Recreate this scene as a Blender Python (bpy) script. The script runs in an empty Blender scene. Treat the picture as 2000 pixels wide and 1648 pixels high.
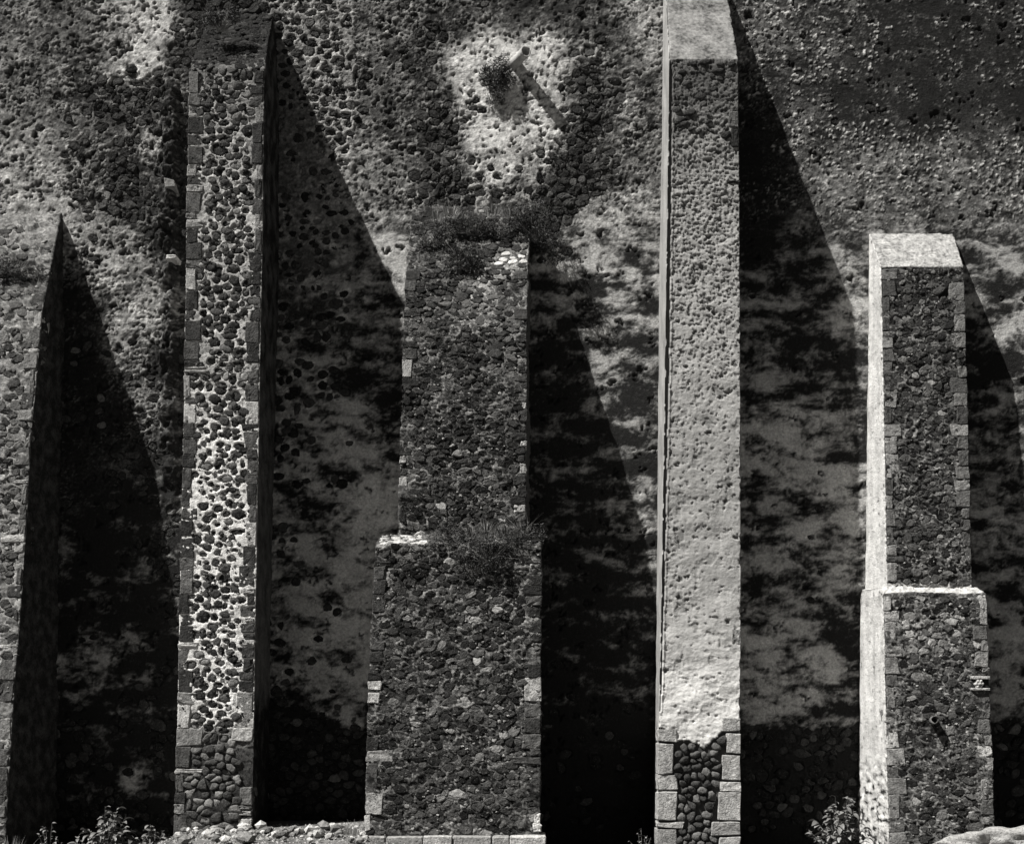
import bpy, bmesh, math, random
import numpy as np
from mathutils import Vector

# ------------------------------------------------------------------ camera, sky, sun, exposure
scene = bpy.context.scene
COL = scene.collection
L, S, CX, HY, ZC = 22.0, 110.0, 1000.0, 1350.0, 2.4   # distance to wall (m), photo pixels per metre on wall, centre, eye line, eye height

cam_data = bpy.data.cameras.new("camera")
cam = bpy.data.objects.new("camera", cam_data)
COL.objects.link(cam)
cam.location = (0, -L, ZC)
cam.rotation_euler = (math.radians(90), 0, 0)
cam_data.sensor_width = 36.0
cam_data.sensor_fit = 'HORIZONTAL'
cam_data.lens = 36.0 * L / (2000.0 / S)
cam_data.shift_x = 0.0
cam_data.shift_y = (HY - 824.0) / 2000.0
cam_data.clip_end = 1000.0
scene.camera = cam

SUN = Vector((1.62, 1.0, -2.60)).normalized()          # travel direction of the light
world = bpy.data.worlds.new("World")
scene.world = world
world.use_nodes = True
wn = world.node_tree
sky = wn.nodes.new('ShaderNodeTexSky')
sky.sky_type = 'NISHITA'
sky.sun_disc = False
sky.sun_elevation = math.asin(-SUN.z)
sky.sun_rotation = math.atan2(-SUN.x, -SUN.y)
sky.altitude = 2000.0
sky.dust_density = 0.2
sky.air_density = 0.35
bw = wn.nodes.new('ShaderNodeSeparateColor')           # black-and-white film behind a red filter: the sky has no hue and little light
wn.links.new(sky.outputs[0], bw.inputs[0])
bg = wn.nodes['Background']
wn.links.new(bw.outputs[0], bg.inputs[0])
bg.inputs[1].default_value = 0.05

sun_data = bpy.data.lights.new("sun", 'SUN')
sun_data.energy = 5.0
sun_data.angle = math.radians(0.5)
sun_data.color = (1.0, 0.985, 0.955)
sun = bpy.data.objects.new("sun", sun_data)
COL.objects.link(sun)
sun.location = (-20, -15, 30)
sun.rotation_euler = SUN.to_track_quat('-Z', 'Y').to_euler()

vs = scene.view_settings
vs.view_transform = 'Standard'
vs.look = 'None'
vs.exposure = 0.72
vs.gamma = 1.0
vs.use_curve_mapping = False

# ------------------------------------------------------------------ projection helpers
def W(px, py, D=0.0):
    r = (L - D) / L
    return ((px - CX) / S * r, -D, ZC + (HY - py) / S * r)

def proj(x, y, z):
    r = (L + y) / L
    return CX + x * S / r, HY - (z - ZC) * S / r

# ------------------------------------------------------------------ numpy noise
def _h(ix, iy, seed):
    n = (ix.astype(np.int64) * 374761393 + iy.astype(np.int64) * 668265263 + seed * 974634777) & 0xffffffff
    n = ((n ^ (n >> 13)) * 1274126177) & 0xffffffff
    n = ((n ^ (n >> 15)) * 2246822519) & 0xffffffff
    n ^= n >> 16
    return (n & 0xffffff) / float(0xffffff)

def perlin(x, y, seed=0):
    x = np.asarray(x, float); y = np.asarray(y, float)
    ix = np.floor(x); iy = np.floor(y)
    fx = x - ix; fy = y - iy
    u = fx * fx * fx * (fx * (fx * 6 - 15) + 10); v = fy * fy * fy * (fy * (fy * 6 - 15) + 10)
    def g(dx, dy):
        a = 2 * np.pi * _h(ix + dx, iy + dy, seed)
        return np.cos(a) * (fx - dx) + np.sin(a) * (fy - dy)
    a = g(0, 0); b = g(1, 0); c = g(0, 1); d = g(1, 1)
    return ((a + u * (b - a)) + v * ((c + u * (d - c)) - (a + u * (b - a)))) * 1.4

def fbm(x, y, octv=4, seed=0, gain=0.5):
    s = np.zeros_like(np.asarray(x, float)); amp = 1.0; f = 1.0; tot = 0
    for o in range(octv):
        s += amp * perlin(x * f + 17.3 * o, y * f - 9.1 * o, seed + o * 13)
        tot += amp; amp *= gain; f *= 2.03
    return s / tot

def worley(x, y, seed=0, jit=0.9):
    x = np.asarray(x, float); y = np.asarray(y, float)
    ix = np.floor(x); iy = np.floor(y)
    f1 = np.full(x.shape, 9.0); f2 = np.full(x.shape, 9.0); rid = np.zeros(x.shape)
    for dx in (-1, 0, 1):
        for dy in (-1, 0, 1):
            cx = ix + dx; cy = iy + dy
            px = cx + 0.5 + jit * (_h(cx, cy, seed) - 0.5)
            py = cy + 0.5 + jit * (_h(cx, cy, seed + 77) - 0.5)
            d = np.hypot(px - x, py - y)
            r = _h(cx, cy, seed + 191)
            closer = d < f1
            f2 = np.where(closer, f1, np.minimum(f2, d))
            rid = np.where(closer, r, rid)
            f1 = np.where(closer, d, f1)
    return f1, f2, rid

def sstep(a, b, x):
    t = np.clip((x - a) / (b - a), 0, 1)
    return t * t * (3 - 2 * t)

def veins(px, py, sc, seed, flat=0.66, patch=(-0.12, 0.22)):
    """Pattern of small stones too fine to lay singly: mortar lines (0..1), and a random level for each stone."""
    qx = px + sc * 0.55 * fbm(px / sc, py / sc, 3, seed + 1); qy = py + sc * 0.45 * fbm(px / sc, py / sc, 3, seed + 2)
    f1, f2, rid = worley(qx / sc, qy / (sc * flat), seed)
    line = sstep(0.20, 0.04, f2 - f1) * sstep(patch[0], patch[1], fbm(px / (sc * 3), py / (sc * 2.4), 3, seed + 3))
    return line, rid

def control(pts, px, py, soft=35.0, ys=1.0):
    """Interpolate hand-placed values (columns 2..) over the surface."""
    pts = np.array(pts, float)
    px = np.asarray(px, float); py = np.asarray(py, float)
    num = [np.zeros(px.shape) for _ in range(pts.shape[1] - 2)]
    den = np.zeros(px.shape)
    for p in pts:
        w = 1.0 / ((px - p[0]) ** 2 + (ys * (py - p[1])) ** 2 + soft * soft) ** 2
        den += w
        for k in range(len(num)):
            num[k] += w * p[2 + k]
    return [n / den for n in num]

# ------------------------------------------------------------------ materials
TINT = (1.0, 0.985, 0.955)
def grey(v):
    return (v * TINT[0], v * TINT[1], v * TINT[2], 1.0)

def new_mat(name):
    m = bpy.data.materials.new(name)
    m.use_nodes = True
    nt = m.node_tree
    b = nt.nodes['Principled BSDF']
    b.inputs['Roughness'].default_value = 0.92
    b.inputs['Specular IOR Level'].default_value = 0.06
    return m, nt, b

def surface_mat(name, dark, light, grain=26.0, grain_amt=0.35, bump=0.6, bump_scale=55.0, pw=1.0, coarse=0.0):
    """Weathered render or mortar. The mesh attribute 'tone' says how clean (1) or dark (0) the spot is, with lichen and painted-in shade both lowering it."""
    m, nt, b = new_mat(name)
    N = nt.nodes; K = nt.links
    at = N.new('ShaderNodeAttribute'); at.attribute_name = 'tone'
    tc = N.new('ShaderNodeTexCoord')
    n1 = N.new('ShaderNodeTexNoise'); n1.inputs['Scale'].default_value = grain; n1.inputs['Detail'].default_value = 5; n1.inputs['Roughness'].default_value = 0.68
    K.new(tc.outputs['Object'], n1.inputs['Vector'])
    sub = N.new('ShaderNodeMath'); sub.operation = 'SUBTRACT'; K.new(n1.outputs['Fac'], sub.inputs[0]); sub.inputs[1].default_value = 0.5
    ta = N.new('ShaderNodeMath'); ta.operation = 'MULTIPLY_ADD'; K.new(at.outputs['Fac'], ta.inputs[0]); ta.inputs[1].default_value = grain_amt * 3.6; ta.inputs[2].default_value = grain_amt * 0.45
    mul = N.new('ShaderNodeMath'); mul.operation = 'MULTIPLY_ADD'; K.new(sub.outputs[0], mul.inputs[0]); K.new(ta.outputs[0], mul.inputs[1])
    K.new(at.outputs['Fac'], mul.inputs[2]); mul.use_clamp = True
    pwn = N.new('ShaderNodeMath'); pwn.operation = 'POWER'; K.new(mul.outputs[0], pwn.inputs[0]); pwn.inputs[1].default_value = pw
    mx = N.new('ShaderNodeMixRGB'); mx.inputs[1].default_value = grey(dark); mx.inputs[2].default_value = grey(light)
    K.new(pwn.outputs[0], mx.inputs[0])
    K.new(mx.outputs[0], b.inputs['Base Color'])
    n2 = N.new('ShaderNodeTexNoise'); n2.inputs['Scale'].default_value = bump_scale; n2.inputs['Detail'].default_value = 4; n2.inputs['Roughness'].default_value = 0.65
    K.new(tc.outputs['Object'], n2.inputs['Vector'])
    bp = N.new('ShaderNodeBump'); bp.inputs['Strength'].default_value = bump; bp.inputs['Distance'].default_value = 0.02
    K.new(n2.outputs['Fac'], bp.inputs['Height'])
    if coarse > 0:
        n4 = N.new('ShaderNodeTexNoise'); n4.inputs['Scale'].default_value = 15.0; n4.inputs['Detail'].default_value = 6; n4.inputs['Roughness'].default_value = 0.72
        K.new(tc.outputs['Object'], n4.inputs['Vector'])
        b2_ = N.new('ShaderNodeBump'); b2_.inputs['Strength'].default_value = coarse; b2_.inputs['Distance'].default_value = 0.06
        K.new(n4.outputs['Fac'], b2_.inputs['Height']); K.new(b2_.outputs[0], bp.inputs['Normal'])
    K.new(bp.outputs[0], b.inputs['Normal'])
    return m

def stone_mat(name, bump=1.0, bump_scale=24.0, mott=0.5, pits=False, lichen=0.0):
    m, nt, b = new_mat(name)
    N = nt.nodes; K = nt.links
    at = N.new('ShaderNodeAttribute'); at.attribute_name = 'tone'
    ge = N.new('ShaderNodeNewGeometry')
    n1 = N.new('ShaderNodeTexNoise'); n1.inputs['Scale'].default_value = 14.0; n1.inputs['Detail'].default_value = 6; n1.inputs['Roughness'].default_value = 0.7
    K.new(ge.outputs['Position'], n1.inputs['Vector'])
    mr = N.new('ShaderNodeMapRange'); mr.inputs['From Min'].default_value = 0.3; mr.inputs['From Max'].default_value = 0.7
    mr.inputs['To Min'].default_value = 1 - mott; mr.inputs['To Max'].default_value = 1 + mott
    K.new(n1.outputs['Fac'], mr.inputs['Value'])
    mu = N.new('ShaderNodeMath'); mu.operation = 'MULTIPLY'
    K.new(at.outputs['Fac'], mu.inputs[0]); K.new(mr.outputs[0], mu.inputs[1])
    src = mu.outputs[0]
    if lichen > 0:
        n3 = N.new('ShaderNodeTexNoise'); n3.inputs['Scale'].default_value = 38.0; n3.inputs['Detail'].default_value = 3
        K.new(ge.outputs['Position'], n3.inputs['Vector'])
        ml = N.new('ShaderNodeMapRange'); ml.inputs['From Min'].default_value = 0.60; ml.inputs['From Max'].default_value = 0.70
        ml.inputs['To Min'].default_value = 0; ml.inputs['To Max'].default_value = lichen
        K.new(n3.outputs['Fac'], ml.inputs['Value'])
        ad = N.new('ShaderNodeMath'); ad.operation = 'ADD'
        K.new(src, ad.inputs[0]); K.new(ml.outputs[0], ad.inputs[1])
        src = ad.outputs[0]
    cm = N.new('ShaderNodeMixRGB'); cm.blend_type = 'MULTIPLY'; cm.inputs[0].default_value = 1.0
    K.new(src, cm.inputs[1]); cm.inputs[2].default_value = (*TINT, 1)
    K.new(cm.outputs[0], b.inputs['Base Color'])
    n2 = N.new('ShaderNodeTexNoise'); n2.inputs['Scale'].default_value = bump_scale; n2.inputs['Detail'].default_value = 5; n2.inputs['Roughness'].default_value = 0.65
    K.new(ge.outputs['Position'], n2.inputs['Vector'])
    hsrc = n2.outputs['Fac']
    if pits:
        vo = N.new('ShaderNodeTexVoronoi'); vo.inputs['Scale'].default_value = 26.0
        K.new(ge.outputs['Position'], vo.inputs['Vector'])
        mp = N.new('ShaderNodeMapRange'); mp.inputs['From Min'].default_value = 0.05; mp.inputs['From Max'].default_value = 0.28
        mp.inputs['To Min'].default_value = -0.5; mp.inputs['To Max'].default_value = 0.0
        K.new(vo.outputs['Distance'], mp.inputs['Value'])
        a2 = N.new('ShaderNodeMath'); a2.operation = 'ADD'
        K.new(hsrc, a2.inputs[0]); K.new(mp.outputs[0], a2.inputs[1]); hsrc = a2.outputs[0]
    bp = N.new('ShaderNodeBump'); bp.inputs['Strength'].default_value = bump; bp.inputs['Distance'].default_value = 0.03
    K.new(hsrc, bp.inputs['Height']); K.new(bp.outputs[0], b.inputs['Normal'])
    return m

M_WALL = surface_mat('weathered_wall_render', 0.018, 0.72, grain=24.0, grain_amt=0.40, bump=0.8, bump_scale=46.0, pw=1.2, coarse=0.45)
M_MORTAR = surface_mat('lime_mortar', 0.020, 0.78, grain=24.0, grain_amt=0.26, bump=0.8, bump_scale=45.0, coarse=0.5)
M_PLASTER = surface_mat('lime_plaster', 0.020, 0.74, grain=20.0, grain_amt=0.16, bump=0.45, bump_scale=38.0)
M_DARKMORTAR = surface_mat('dirty_mortar', 0.018, 0.50, grain=26.0, grain_amt=0.42, bump=1.0, bump_scale=45.0, coarse=0.5)
M_STONE = stone_mat('volcanic_field_stone', lichen=0.07)
M_QUOIN = stone_mat('dressed_corner_stone', bump=1.0, bump_scale=30.0, mott=0.6, pits=True)
M_LIMED = surface_mat('limewashed_masonry', 0.018, 0.82, grain=26.0, grain_amt=0.25, bump=0.9, bump_scale=45.0, coarse=0.5)
M_GROUND = surface_mat('dry_earth', 0.05, 0.32, grain=9.0, grain_amt=0.45, bump=1.0, bump_scale=20.0)

def plain_mat(name, v, var=0.4, scale=8.0, rough=0.7, trans=0.0):
    m, nt, b = new_mat(name)
    N = nt.nodes; K = nt.links
    oi = N.new('ShaderNodeObjectInfo'); ge = N.new('ShaderNodeNewGeometry')
    n = N.new('ShaderNodeTexNoise'); n.inputs['Scale'].default_value = scale; n.inputs['Detail'].default_value = 3
    K.new(ge.outputs['Position'], n.inputs['Vector'])
    a = N.new('ShaderNodeMath'); a.operation = 'ADD'; K.new(n.outputs['Fac'], a.inputs[0]); K.new(oi.outputs['Random'], a.inputs[1])
    mr = N.new('ShaderNodeMapRange'); mr.inputs['From Min'].default_value = 0.4; mr.inputs['From Max'].default_value = 1.6
    mr.inputs['To Min'].default_value = v * (1 - var); mr.inputs['To Max'].default_value = v * (1 + var)
    K.new(a.outputs[0], mr.inputs['Value'])
    cm = N.new('ShaderNodeMixRGB'); cm.blend_type = 'MULTIPLY'; cm.inputs[0].default_value = 1.0
    K.new(mr.outputs[0], cm.inputs[1]); cm.inputs[2].default_value = (*TINT, 1)
    K.new(cm.outputs[0], b.inputs['Base Color'])
    b.inputs['Roughness'].default_value = rough
    b.inputs['Specular IOR Level'].default_value = 0.4
    return m

M_LEAF = plain_mat('leaf_green', 0.15, rough=0.45)
M_STEM = plain_mat('woody_stem', 0.09)
M_DRY = plain_mat('dry_grass', 0.24, var=0.5, scale=20)
M_WEED = plain_mat('dusty_weed', 0.035, var=0.6, scale=20)
M_BOULDER = stone_mat('pitted_limestone', bump=1.0, bump_scale=16.0, mott=0.5, pits=True)
M_SPOUT = stone_mat('fired_clay', bump=0.4, mott=0.3)

# ------------------------------------------------------------------ object helpers
def empty(name, loc, label, cat, group=None):
    o = bpy.data.objects.new(name, None)
    o.empty_display_size = 0.3
    COL.objects.link(o)
    o.location = loc
    o['label'] = label; o['category'] = cat
    if group: o['group'] = group
    return o

def mesh_np(name, V, F, mat, tone=None, smooth=True):
    """V (n,3), F list of tuples or (m,4) array."""
    me = bpy.data.meshes.new(name)
    V = np.asarray(V, np.float32)
    if isinstance(F, np.ndarray):
        m, k = F.shape
        me.vertices.add(len(V)); me.vertices.foreach_set('co', V.ravel())
        me.loops.add(m * k); me.loops.foreach_set('vertex_index', F.astype(np.int32).ravel())
        me.polygons.add(m)
        me.polygons.foreach_set('loop_start', np.arange(0, m * k, k, dtype=np.int32))
        me.polygons.foreach_set('loop_total', np.full(m, k, dtype=np.int32))
        me.update(calc_edges=True)
    else:
        me.from_pydata([tuple(map(float, v)) for v in V], [], F)
        me.update()
    if smooth:
        me.polygons.foreach_set('use_smooth', np.ones(len(me.polygons), dtype=bool))
    if tone is not None:
        a = me.attributes.new('tone', 'FLOAT', 'POINT')
        if np.isscalar(tone):
            tone = np.full(len(V), tone)
        a.data.foreach_set('value', np.asarray(tone, np.float32))
    me.materials.append(mat)
    return me

def add(name, me, parent=None, loc=(0, 0, 0)):
    o = bpy.data.objects.new(name, me)
    COL.objects.link(o)
    o.location = loc
    if parent is not None:
        o.parent = parent
    return o

# ------------------------------------------------------------------ stones
def cells(u0, u1, s0, s1, du, ds, jit, rng, drop=0.24):
    """Jittered staggered grid of seeds and their Voronoi cells, clipped by half planes."""
    nu = int((u1 - u0) / du) + 1; ns = int((s1 - s0) / ds) + 1
    pts = {}
    for j in range(-2, ns + 2):
        for i in range(-2, nu + 2):
            if rng.random() < drop: continue
            pts[(i, j)] = (u0 + (i + 0.5 * (j % 2) + 0.25 + jit * (rng.random() - 0.5)) * du,
                           s0 + (j + 0.5 + jit * (rng.random() - 0.5)) * ds)
    out = []
    k = du / ds
    for j in range(0, ns):
        for i in range(0, nu):
            if (i, j) not in pts: continue
            x, y = pts[(i, j)]
            if not (u0 <= x <= u1 and s0 <= y <= s1):
                continue
            ex = du * rng.uniform(0.55, 1.5); ey = ds * rng.uniform(0.6, 1.4)
            poly = [(x - ex, y - ey), (x + ex, y - ey), (x + ex, y + ey), (x - ex, y + ey)]
            for dj in (-2, -1, 0, 1, 2):
                for di in (-2, -1, 0, 1, 2):
                    q = pts.get((i + di, j + dj))
                    if q is None or (di == 0 and dj == 0):
                        continue
                    # anisotropic metric so that stones lie flat
                    nx = (q[0] - x); ny = (q[1] - y) * k
                    mx = (q[0] + x) / 2; my = (q[1] + y) / 2
                    c = nx * mx + ny * my * k
                    new = []
                    n = len(poly)
                    for a in range(n):
                        p = poly[a]; r = poly[(a + 1) % n]
                        dp = nx * p[0] + ny * p[1] * k - c
                        dr = nx * r[0] + ny * r[1] * k - c
                        if dp <= 0: new.append(p)
                        if (dp < 0 < dr) or (dr < 0 < dp):
                            t = dp / (dp - dr)
                            new.append((p[0] + t * (r[0] - p[0]), p[1] + t * (r[1] - p[1])))
                    poly = new
                    if len(poly) < 3: break
                if len(poly) < 3: break
            if len(poly) >= 3:
                out.append(poly)
    return out

def stone_shape(poly, joint, dome, rng, rough=0.10, tilt=0.12, sink=0.06, nseg=10, dry=False):
    """Local (u, s, h) vertices of one stone for a cell: bedded in mortar, or laid dry with a full rounded face."""
    P = np.array(poly)
    c = P.mean(0)
    Q = P - c
    for _ in range(2 if dry else 1):
        R_ = np.roll(Q, -1, 0)
        Q = np.stack([0.78 * Q + 0.22 * R_, 0.22 * Q + 0.78 * R_], 1).reshape(-1, 2)
    ang = np.arctan2(Q[:, 1], Q[:, 0]); o = np.argsort(ang); ang = ang[o]; rad = np.hypot(Q[o, 0], Q[o, 1])
    rnd = lambda: np.array([rng.random() for _ in range(nseg)]) * 2 - 1
    th = np.linspace(-np.pi, np.pi, nseg, endpoint=False) + rng.random() * 0.6 + rnd() * 0.10
    r = np.interp(th, np.concatenate([ang - 2 * np.pi, ang, ang + 2 * np.pi]), np.tile(rad, 3))
    r = np.maximum(r - joint, r * 0.5)
    r *= 1 + rough * rnd()
    size = r.mean()
    tu = (rng.random() * 2 - 1) * tilt; ts = (rng.random() * 2 - 1) * tilt
    prof = ((0.92, -sink), (1.0, -0.1 * dome), (0.80, 0.75 * dome), (0.42, 1.0 * dome)) if dry else ((1.04, -0.04), (0.92, 0.10 * dome), (0.76, 0.85 * dome), (0.40, 1.0 * dome))
    rings = []
    for f, h in prof:
        jr = 1 + 0.07 * rnd()
        x = np.cos(th) * r * f * jr; y = np.sin(th) * r * f * jr
        hh = h + rnd() * dome * 0.25 + (tu * x + ts * y)
        rings.append(np.stack([x, y, hh], 1))
    V = np.concatenate(rings + [np.array([[0, 0, dome * (0.7 + 0.5 * rng.random())]])])
    F = []
    for k in range(3):
        for i in range(nseg):
            j = (i + 1) % nseg
            F.append((k * nseg + i, k * nseg + j, (k + 1) * nseg + j, (k + 1) * nseg + i))
    for i in range(nseg):
        F.append((3 * nseg + i, 3 * nseg + (i + 1) % nseg, 4 * nseg))
    V[:, 0] += c[0]; V[:, 1] += c[1]
    return V, F, c, size

def set_stones(thing, items, mapper, mat, limit=300, name='stone', rest='small_stones', smooth=False):
    """items: list of (V_local, F, centre, size, tone). The largest become parts, the rest one joined part."""
    base = Vector(thing.location)
    b = np.array(base)
    items = sorted(items, key=lambda t: -t[3])
    for V, F, c, size, tone in items[:limit]:
        Wv = mapper(V)
        o0 = Wv.mean(0)
        me = mesh_np(name, Wv - o0, F, mat, tone, smooth)
        add(name, me, thing, tuple(o0 - b))
    if len(items) > limit:
        VV = []; FF = []; TT = []; n = 0
        for V, F, c, size, tone in items[limit:]:
            Wv = mapper(V) - b
            VV.append(Wv); TT.append(np.full(len(Wv), tone))
            FF.extend([tuple(i + n for i in f) for f in F]); n += len(Wv)
        o = add(rest, mesh_np(rest, np.concatenate(VV), FF, mat, np.concatenate(TT), smooth), thing)
        o['kind'] = 'stuff'

def pocket_fields(A, B, items, depth, rim, rowaxis, shift=None):
    """Height and rim mask that bed stones in the mortar: a shallow socket with a proud lip round each stone.
    A, B: 2-D grids of the two face coordinates; rows run along B."""
    dh = np.zeros(A.shape); rm = np.zeros(A.shape)
    asc = rowaxis[-1] > rowaxis[0]
    rows = rowaxis if asc else -rowaxis
    n = 10
    wob = 1 + 0.52 * fbm(A / 0.075, B / 0.065, 3, 1201, 0.62)
    amp = np.clip(0.65 + 1.3 * fbm(A / 0.16, B / 0.14, 3, 1211), 0.05, 1.4)
    for it_ in items:
        V = it_[0]; c = it_[2]
        ru = (V[n:2 * n, 0].max() - V[n:2 * n, 0].min()) / 2; rs = (V[n:2 * n, 1].max() - V[n:2 * n, 1].min()) / 2
        cu = (V[n:2 * n, 0].max() + V[n:2 * n, 0].min()) / 2; cs = (V[n:2 * n, 1].max() + V[n:2 * n, 1].min()) / 2
        lo = cs - rs * 1.5; hi = cs + rs * 1.5
        if not asc: lo, hi = -hi, -lo
        i0 = np.searchsorted(rows, lo); i1 = np.searchsorted(rows, hi)
        if i1 <= i0: continue
        row = A[(i0 + i1) // 2]
        ca = cu + (shift[(i0 + i1) // 2] if shift is not None else 0)
        j0 = np.searchsorted(row, ca - ru * 1.5); j1 = np.searchsorted(row, ca + ru * 1.5)
        if j1 <= j0: continue
        sl = (slice(i0, i1), slice(j0, j1))
        d = np.sqrt(((A[sl] - ca) / ru) ** 2 + ((B[sl] - cs) / rs) ** 2) * wob[sl]
        dh[sl] = np.minimum(dh[sl], -depth * sstep(1.02, 0.80, d))
        rm[sl] = np.maximum(rm[sl], np.exp(-((d - 1.12) / 0.13) ** 2))
    rm = rm * amp
    return dh + rim * rm * (dh > -0.3 * depth), rm * (dh > -0.3 * depth)

# ------------------------------------------------------------------ MAIN WALL
# (photo x, photo y on the wall plane, tone of the render: cleanliness plus shade painted into some bays, how far the stones are bared)
WALL = [
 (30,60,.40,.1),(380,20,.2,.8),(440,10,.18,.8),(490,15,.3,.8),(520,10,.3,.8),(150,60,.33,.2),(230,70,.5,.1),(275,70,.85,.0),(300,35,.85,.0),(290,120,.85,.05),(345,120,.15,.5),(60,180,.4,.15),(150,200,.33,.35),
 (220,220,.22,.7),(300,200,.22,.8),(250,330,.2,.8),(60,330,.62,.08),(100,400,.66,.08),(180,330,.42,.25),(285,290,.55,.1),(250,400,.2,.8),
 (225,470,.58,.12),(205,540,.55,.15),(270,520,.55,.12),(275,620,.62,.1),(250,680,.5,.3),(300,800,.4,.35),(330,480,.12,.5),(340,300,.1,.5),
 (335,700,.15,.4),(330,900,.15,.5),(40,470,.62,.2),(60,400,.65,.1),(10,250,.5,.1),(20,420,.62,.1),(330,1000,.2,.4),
 (150,600,.1,.2),(150,700,.08,.2),(200,800,.08,.3),(160,950,.14,.1),(250,1000,.1,.2),(150,1150,.16,.1),(200,1300,.42,.02),(150,1330,.42,0),  # left bay: tones lowered, its shade is painted into the render
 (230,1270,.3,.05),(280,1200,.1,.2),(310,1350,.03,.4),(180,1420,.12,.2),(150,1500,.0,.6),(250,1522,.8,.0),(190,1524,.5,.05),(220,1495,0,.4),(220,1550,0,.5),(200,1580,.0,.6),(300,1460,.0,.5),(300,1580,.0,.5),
 (600,40,.36,.9),(620,120,.4,.9),(660,200,.45,.9),(680,270,.5,.8),(560,250,.12,.6),(600,400,.32,.6),(640,440,.36,.55),(620,520,.36,.55),(560,560,.3,.5),(545,150,.04,.5),(575,330,.2,.5),  # low values beside the second buttress paint in the top of its shadow
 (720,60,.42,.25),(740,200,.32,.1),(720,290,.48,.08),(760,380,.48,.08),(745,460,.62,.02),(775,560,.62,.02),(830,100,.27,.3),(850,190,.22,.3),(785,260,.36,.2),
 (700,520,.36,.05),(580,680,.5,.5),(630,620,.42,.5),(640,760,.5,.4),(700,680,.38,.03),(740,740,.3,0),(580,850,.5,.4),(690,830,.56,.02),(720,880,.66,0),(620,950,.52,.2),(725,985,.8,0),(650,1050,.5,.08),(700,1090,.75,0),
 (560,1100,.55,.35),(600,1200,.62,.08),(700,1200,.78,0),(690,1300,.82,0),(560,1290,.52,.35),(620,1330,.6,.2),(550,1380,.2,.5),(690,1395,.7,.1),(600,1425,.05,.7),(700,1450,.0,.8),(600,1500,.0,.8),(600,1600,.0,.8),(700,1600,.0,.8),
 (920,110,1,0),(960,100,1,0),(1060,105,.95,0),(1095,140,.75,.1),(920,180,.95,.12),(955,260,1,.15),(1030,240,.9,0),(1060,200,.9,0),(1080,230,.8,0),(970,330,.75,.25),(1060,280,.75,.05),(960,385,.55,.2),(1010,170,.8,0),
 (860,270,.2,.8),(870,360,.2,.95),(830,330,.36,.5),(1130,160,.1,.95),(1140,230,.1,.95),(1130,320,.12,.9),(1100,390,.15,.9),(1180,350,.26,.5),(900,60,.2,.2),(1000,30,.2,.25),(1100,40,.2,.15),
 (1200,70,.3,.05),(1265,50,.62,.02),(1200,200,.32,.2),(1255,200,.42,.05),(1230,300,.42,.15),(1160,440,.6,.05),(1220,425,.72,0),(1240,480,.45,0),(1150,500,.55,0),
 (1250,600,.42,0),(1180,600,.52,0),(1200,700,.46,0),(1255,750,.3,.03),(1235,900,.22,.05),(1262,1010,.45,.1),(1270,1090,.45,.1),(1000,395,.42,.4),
 (1090,590,.36,0),(1100,700,.1,0),(1100,800,.14,0),(1120,900,.2,0),(1200,1000,.27,0),(1100,1050,.18,0),(1200,1150,.14,0),(1100,1200,.12,.1),(1220,1300,.2,.05),(1200,1400,.1,.1),(1150,1450,.0,.3),(1200,1600,.0,.3),  # bay left of the fourth buttress, shade painted in as darker render
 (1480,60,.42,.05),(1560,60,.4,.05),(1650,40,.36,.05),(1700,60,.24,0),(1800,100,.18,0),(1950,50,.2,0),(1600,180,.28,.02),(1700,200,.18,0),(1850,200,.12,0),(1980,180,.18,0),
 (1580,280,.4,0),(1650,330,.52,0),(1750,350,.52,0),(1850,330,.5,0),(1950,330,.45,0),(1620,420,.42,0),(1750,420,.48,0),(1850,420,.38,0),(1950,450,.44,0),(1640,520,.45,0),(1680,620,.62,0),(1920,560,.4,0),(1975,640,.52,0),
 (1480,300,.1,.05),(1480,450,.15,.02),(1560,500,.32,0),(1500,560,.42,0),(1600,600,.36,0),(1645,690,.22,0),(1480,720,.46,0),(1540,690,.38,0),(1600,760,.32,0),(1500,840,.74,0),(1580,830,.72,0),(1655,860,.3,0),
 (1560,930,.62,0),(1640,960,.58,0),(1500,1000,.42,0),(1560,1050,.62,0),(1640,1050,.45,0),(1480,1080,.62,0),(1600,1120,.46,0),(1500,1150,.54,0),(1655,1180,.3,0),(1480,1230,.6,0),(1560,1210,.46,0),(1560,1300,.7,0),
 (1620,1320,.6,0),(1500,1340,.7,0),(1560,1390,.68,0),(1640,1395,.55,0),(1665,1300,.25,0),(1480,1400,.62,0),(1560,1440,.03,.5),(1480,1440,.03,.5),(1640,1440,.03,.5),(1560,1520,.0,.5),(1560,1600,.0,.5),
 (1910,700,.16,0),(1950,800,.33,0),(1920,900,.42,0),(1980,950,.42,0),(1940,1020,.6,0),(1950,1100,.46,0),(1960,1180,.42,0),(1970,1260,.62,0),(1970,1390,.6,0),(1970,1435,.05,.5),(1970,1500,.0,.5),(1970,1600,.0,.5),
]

wall = empty('rubble_wall', (0, 0, 0), 'tall weathered rubble wall with patchy render behind the five buttresses', 'wall')

def wall_fields(px, py):
    a, e = control(WALL, px, py, soft=30.0)
    return a, e

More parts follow.
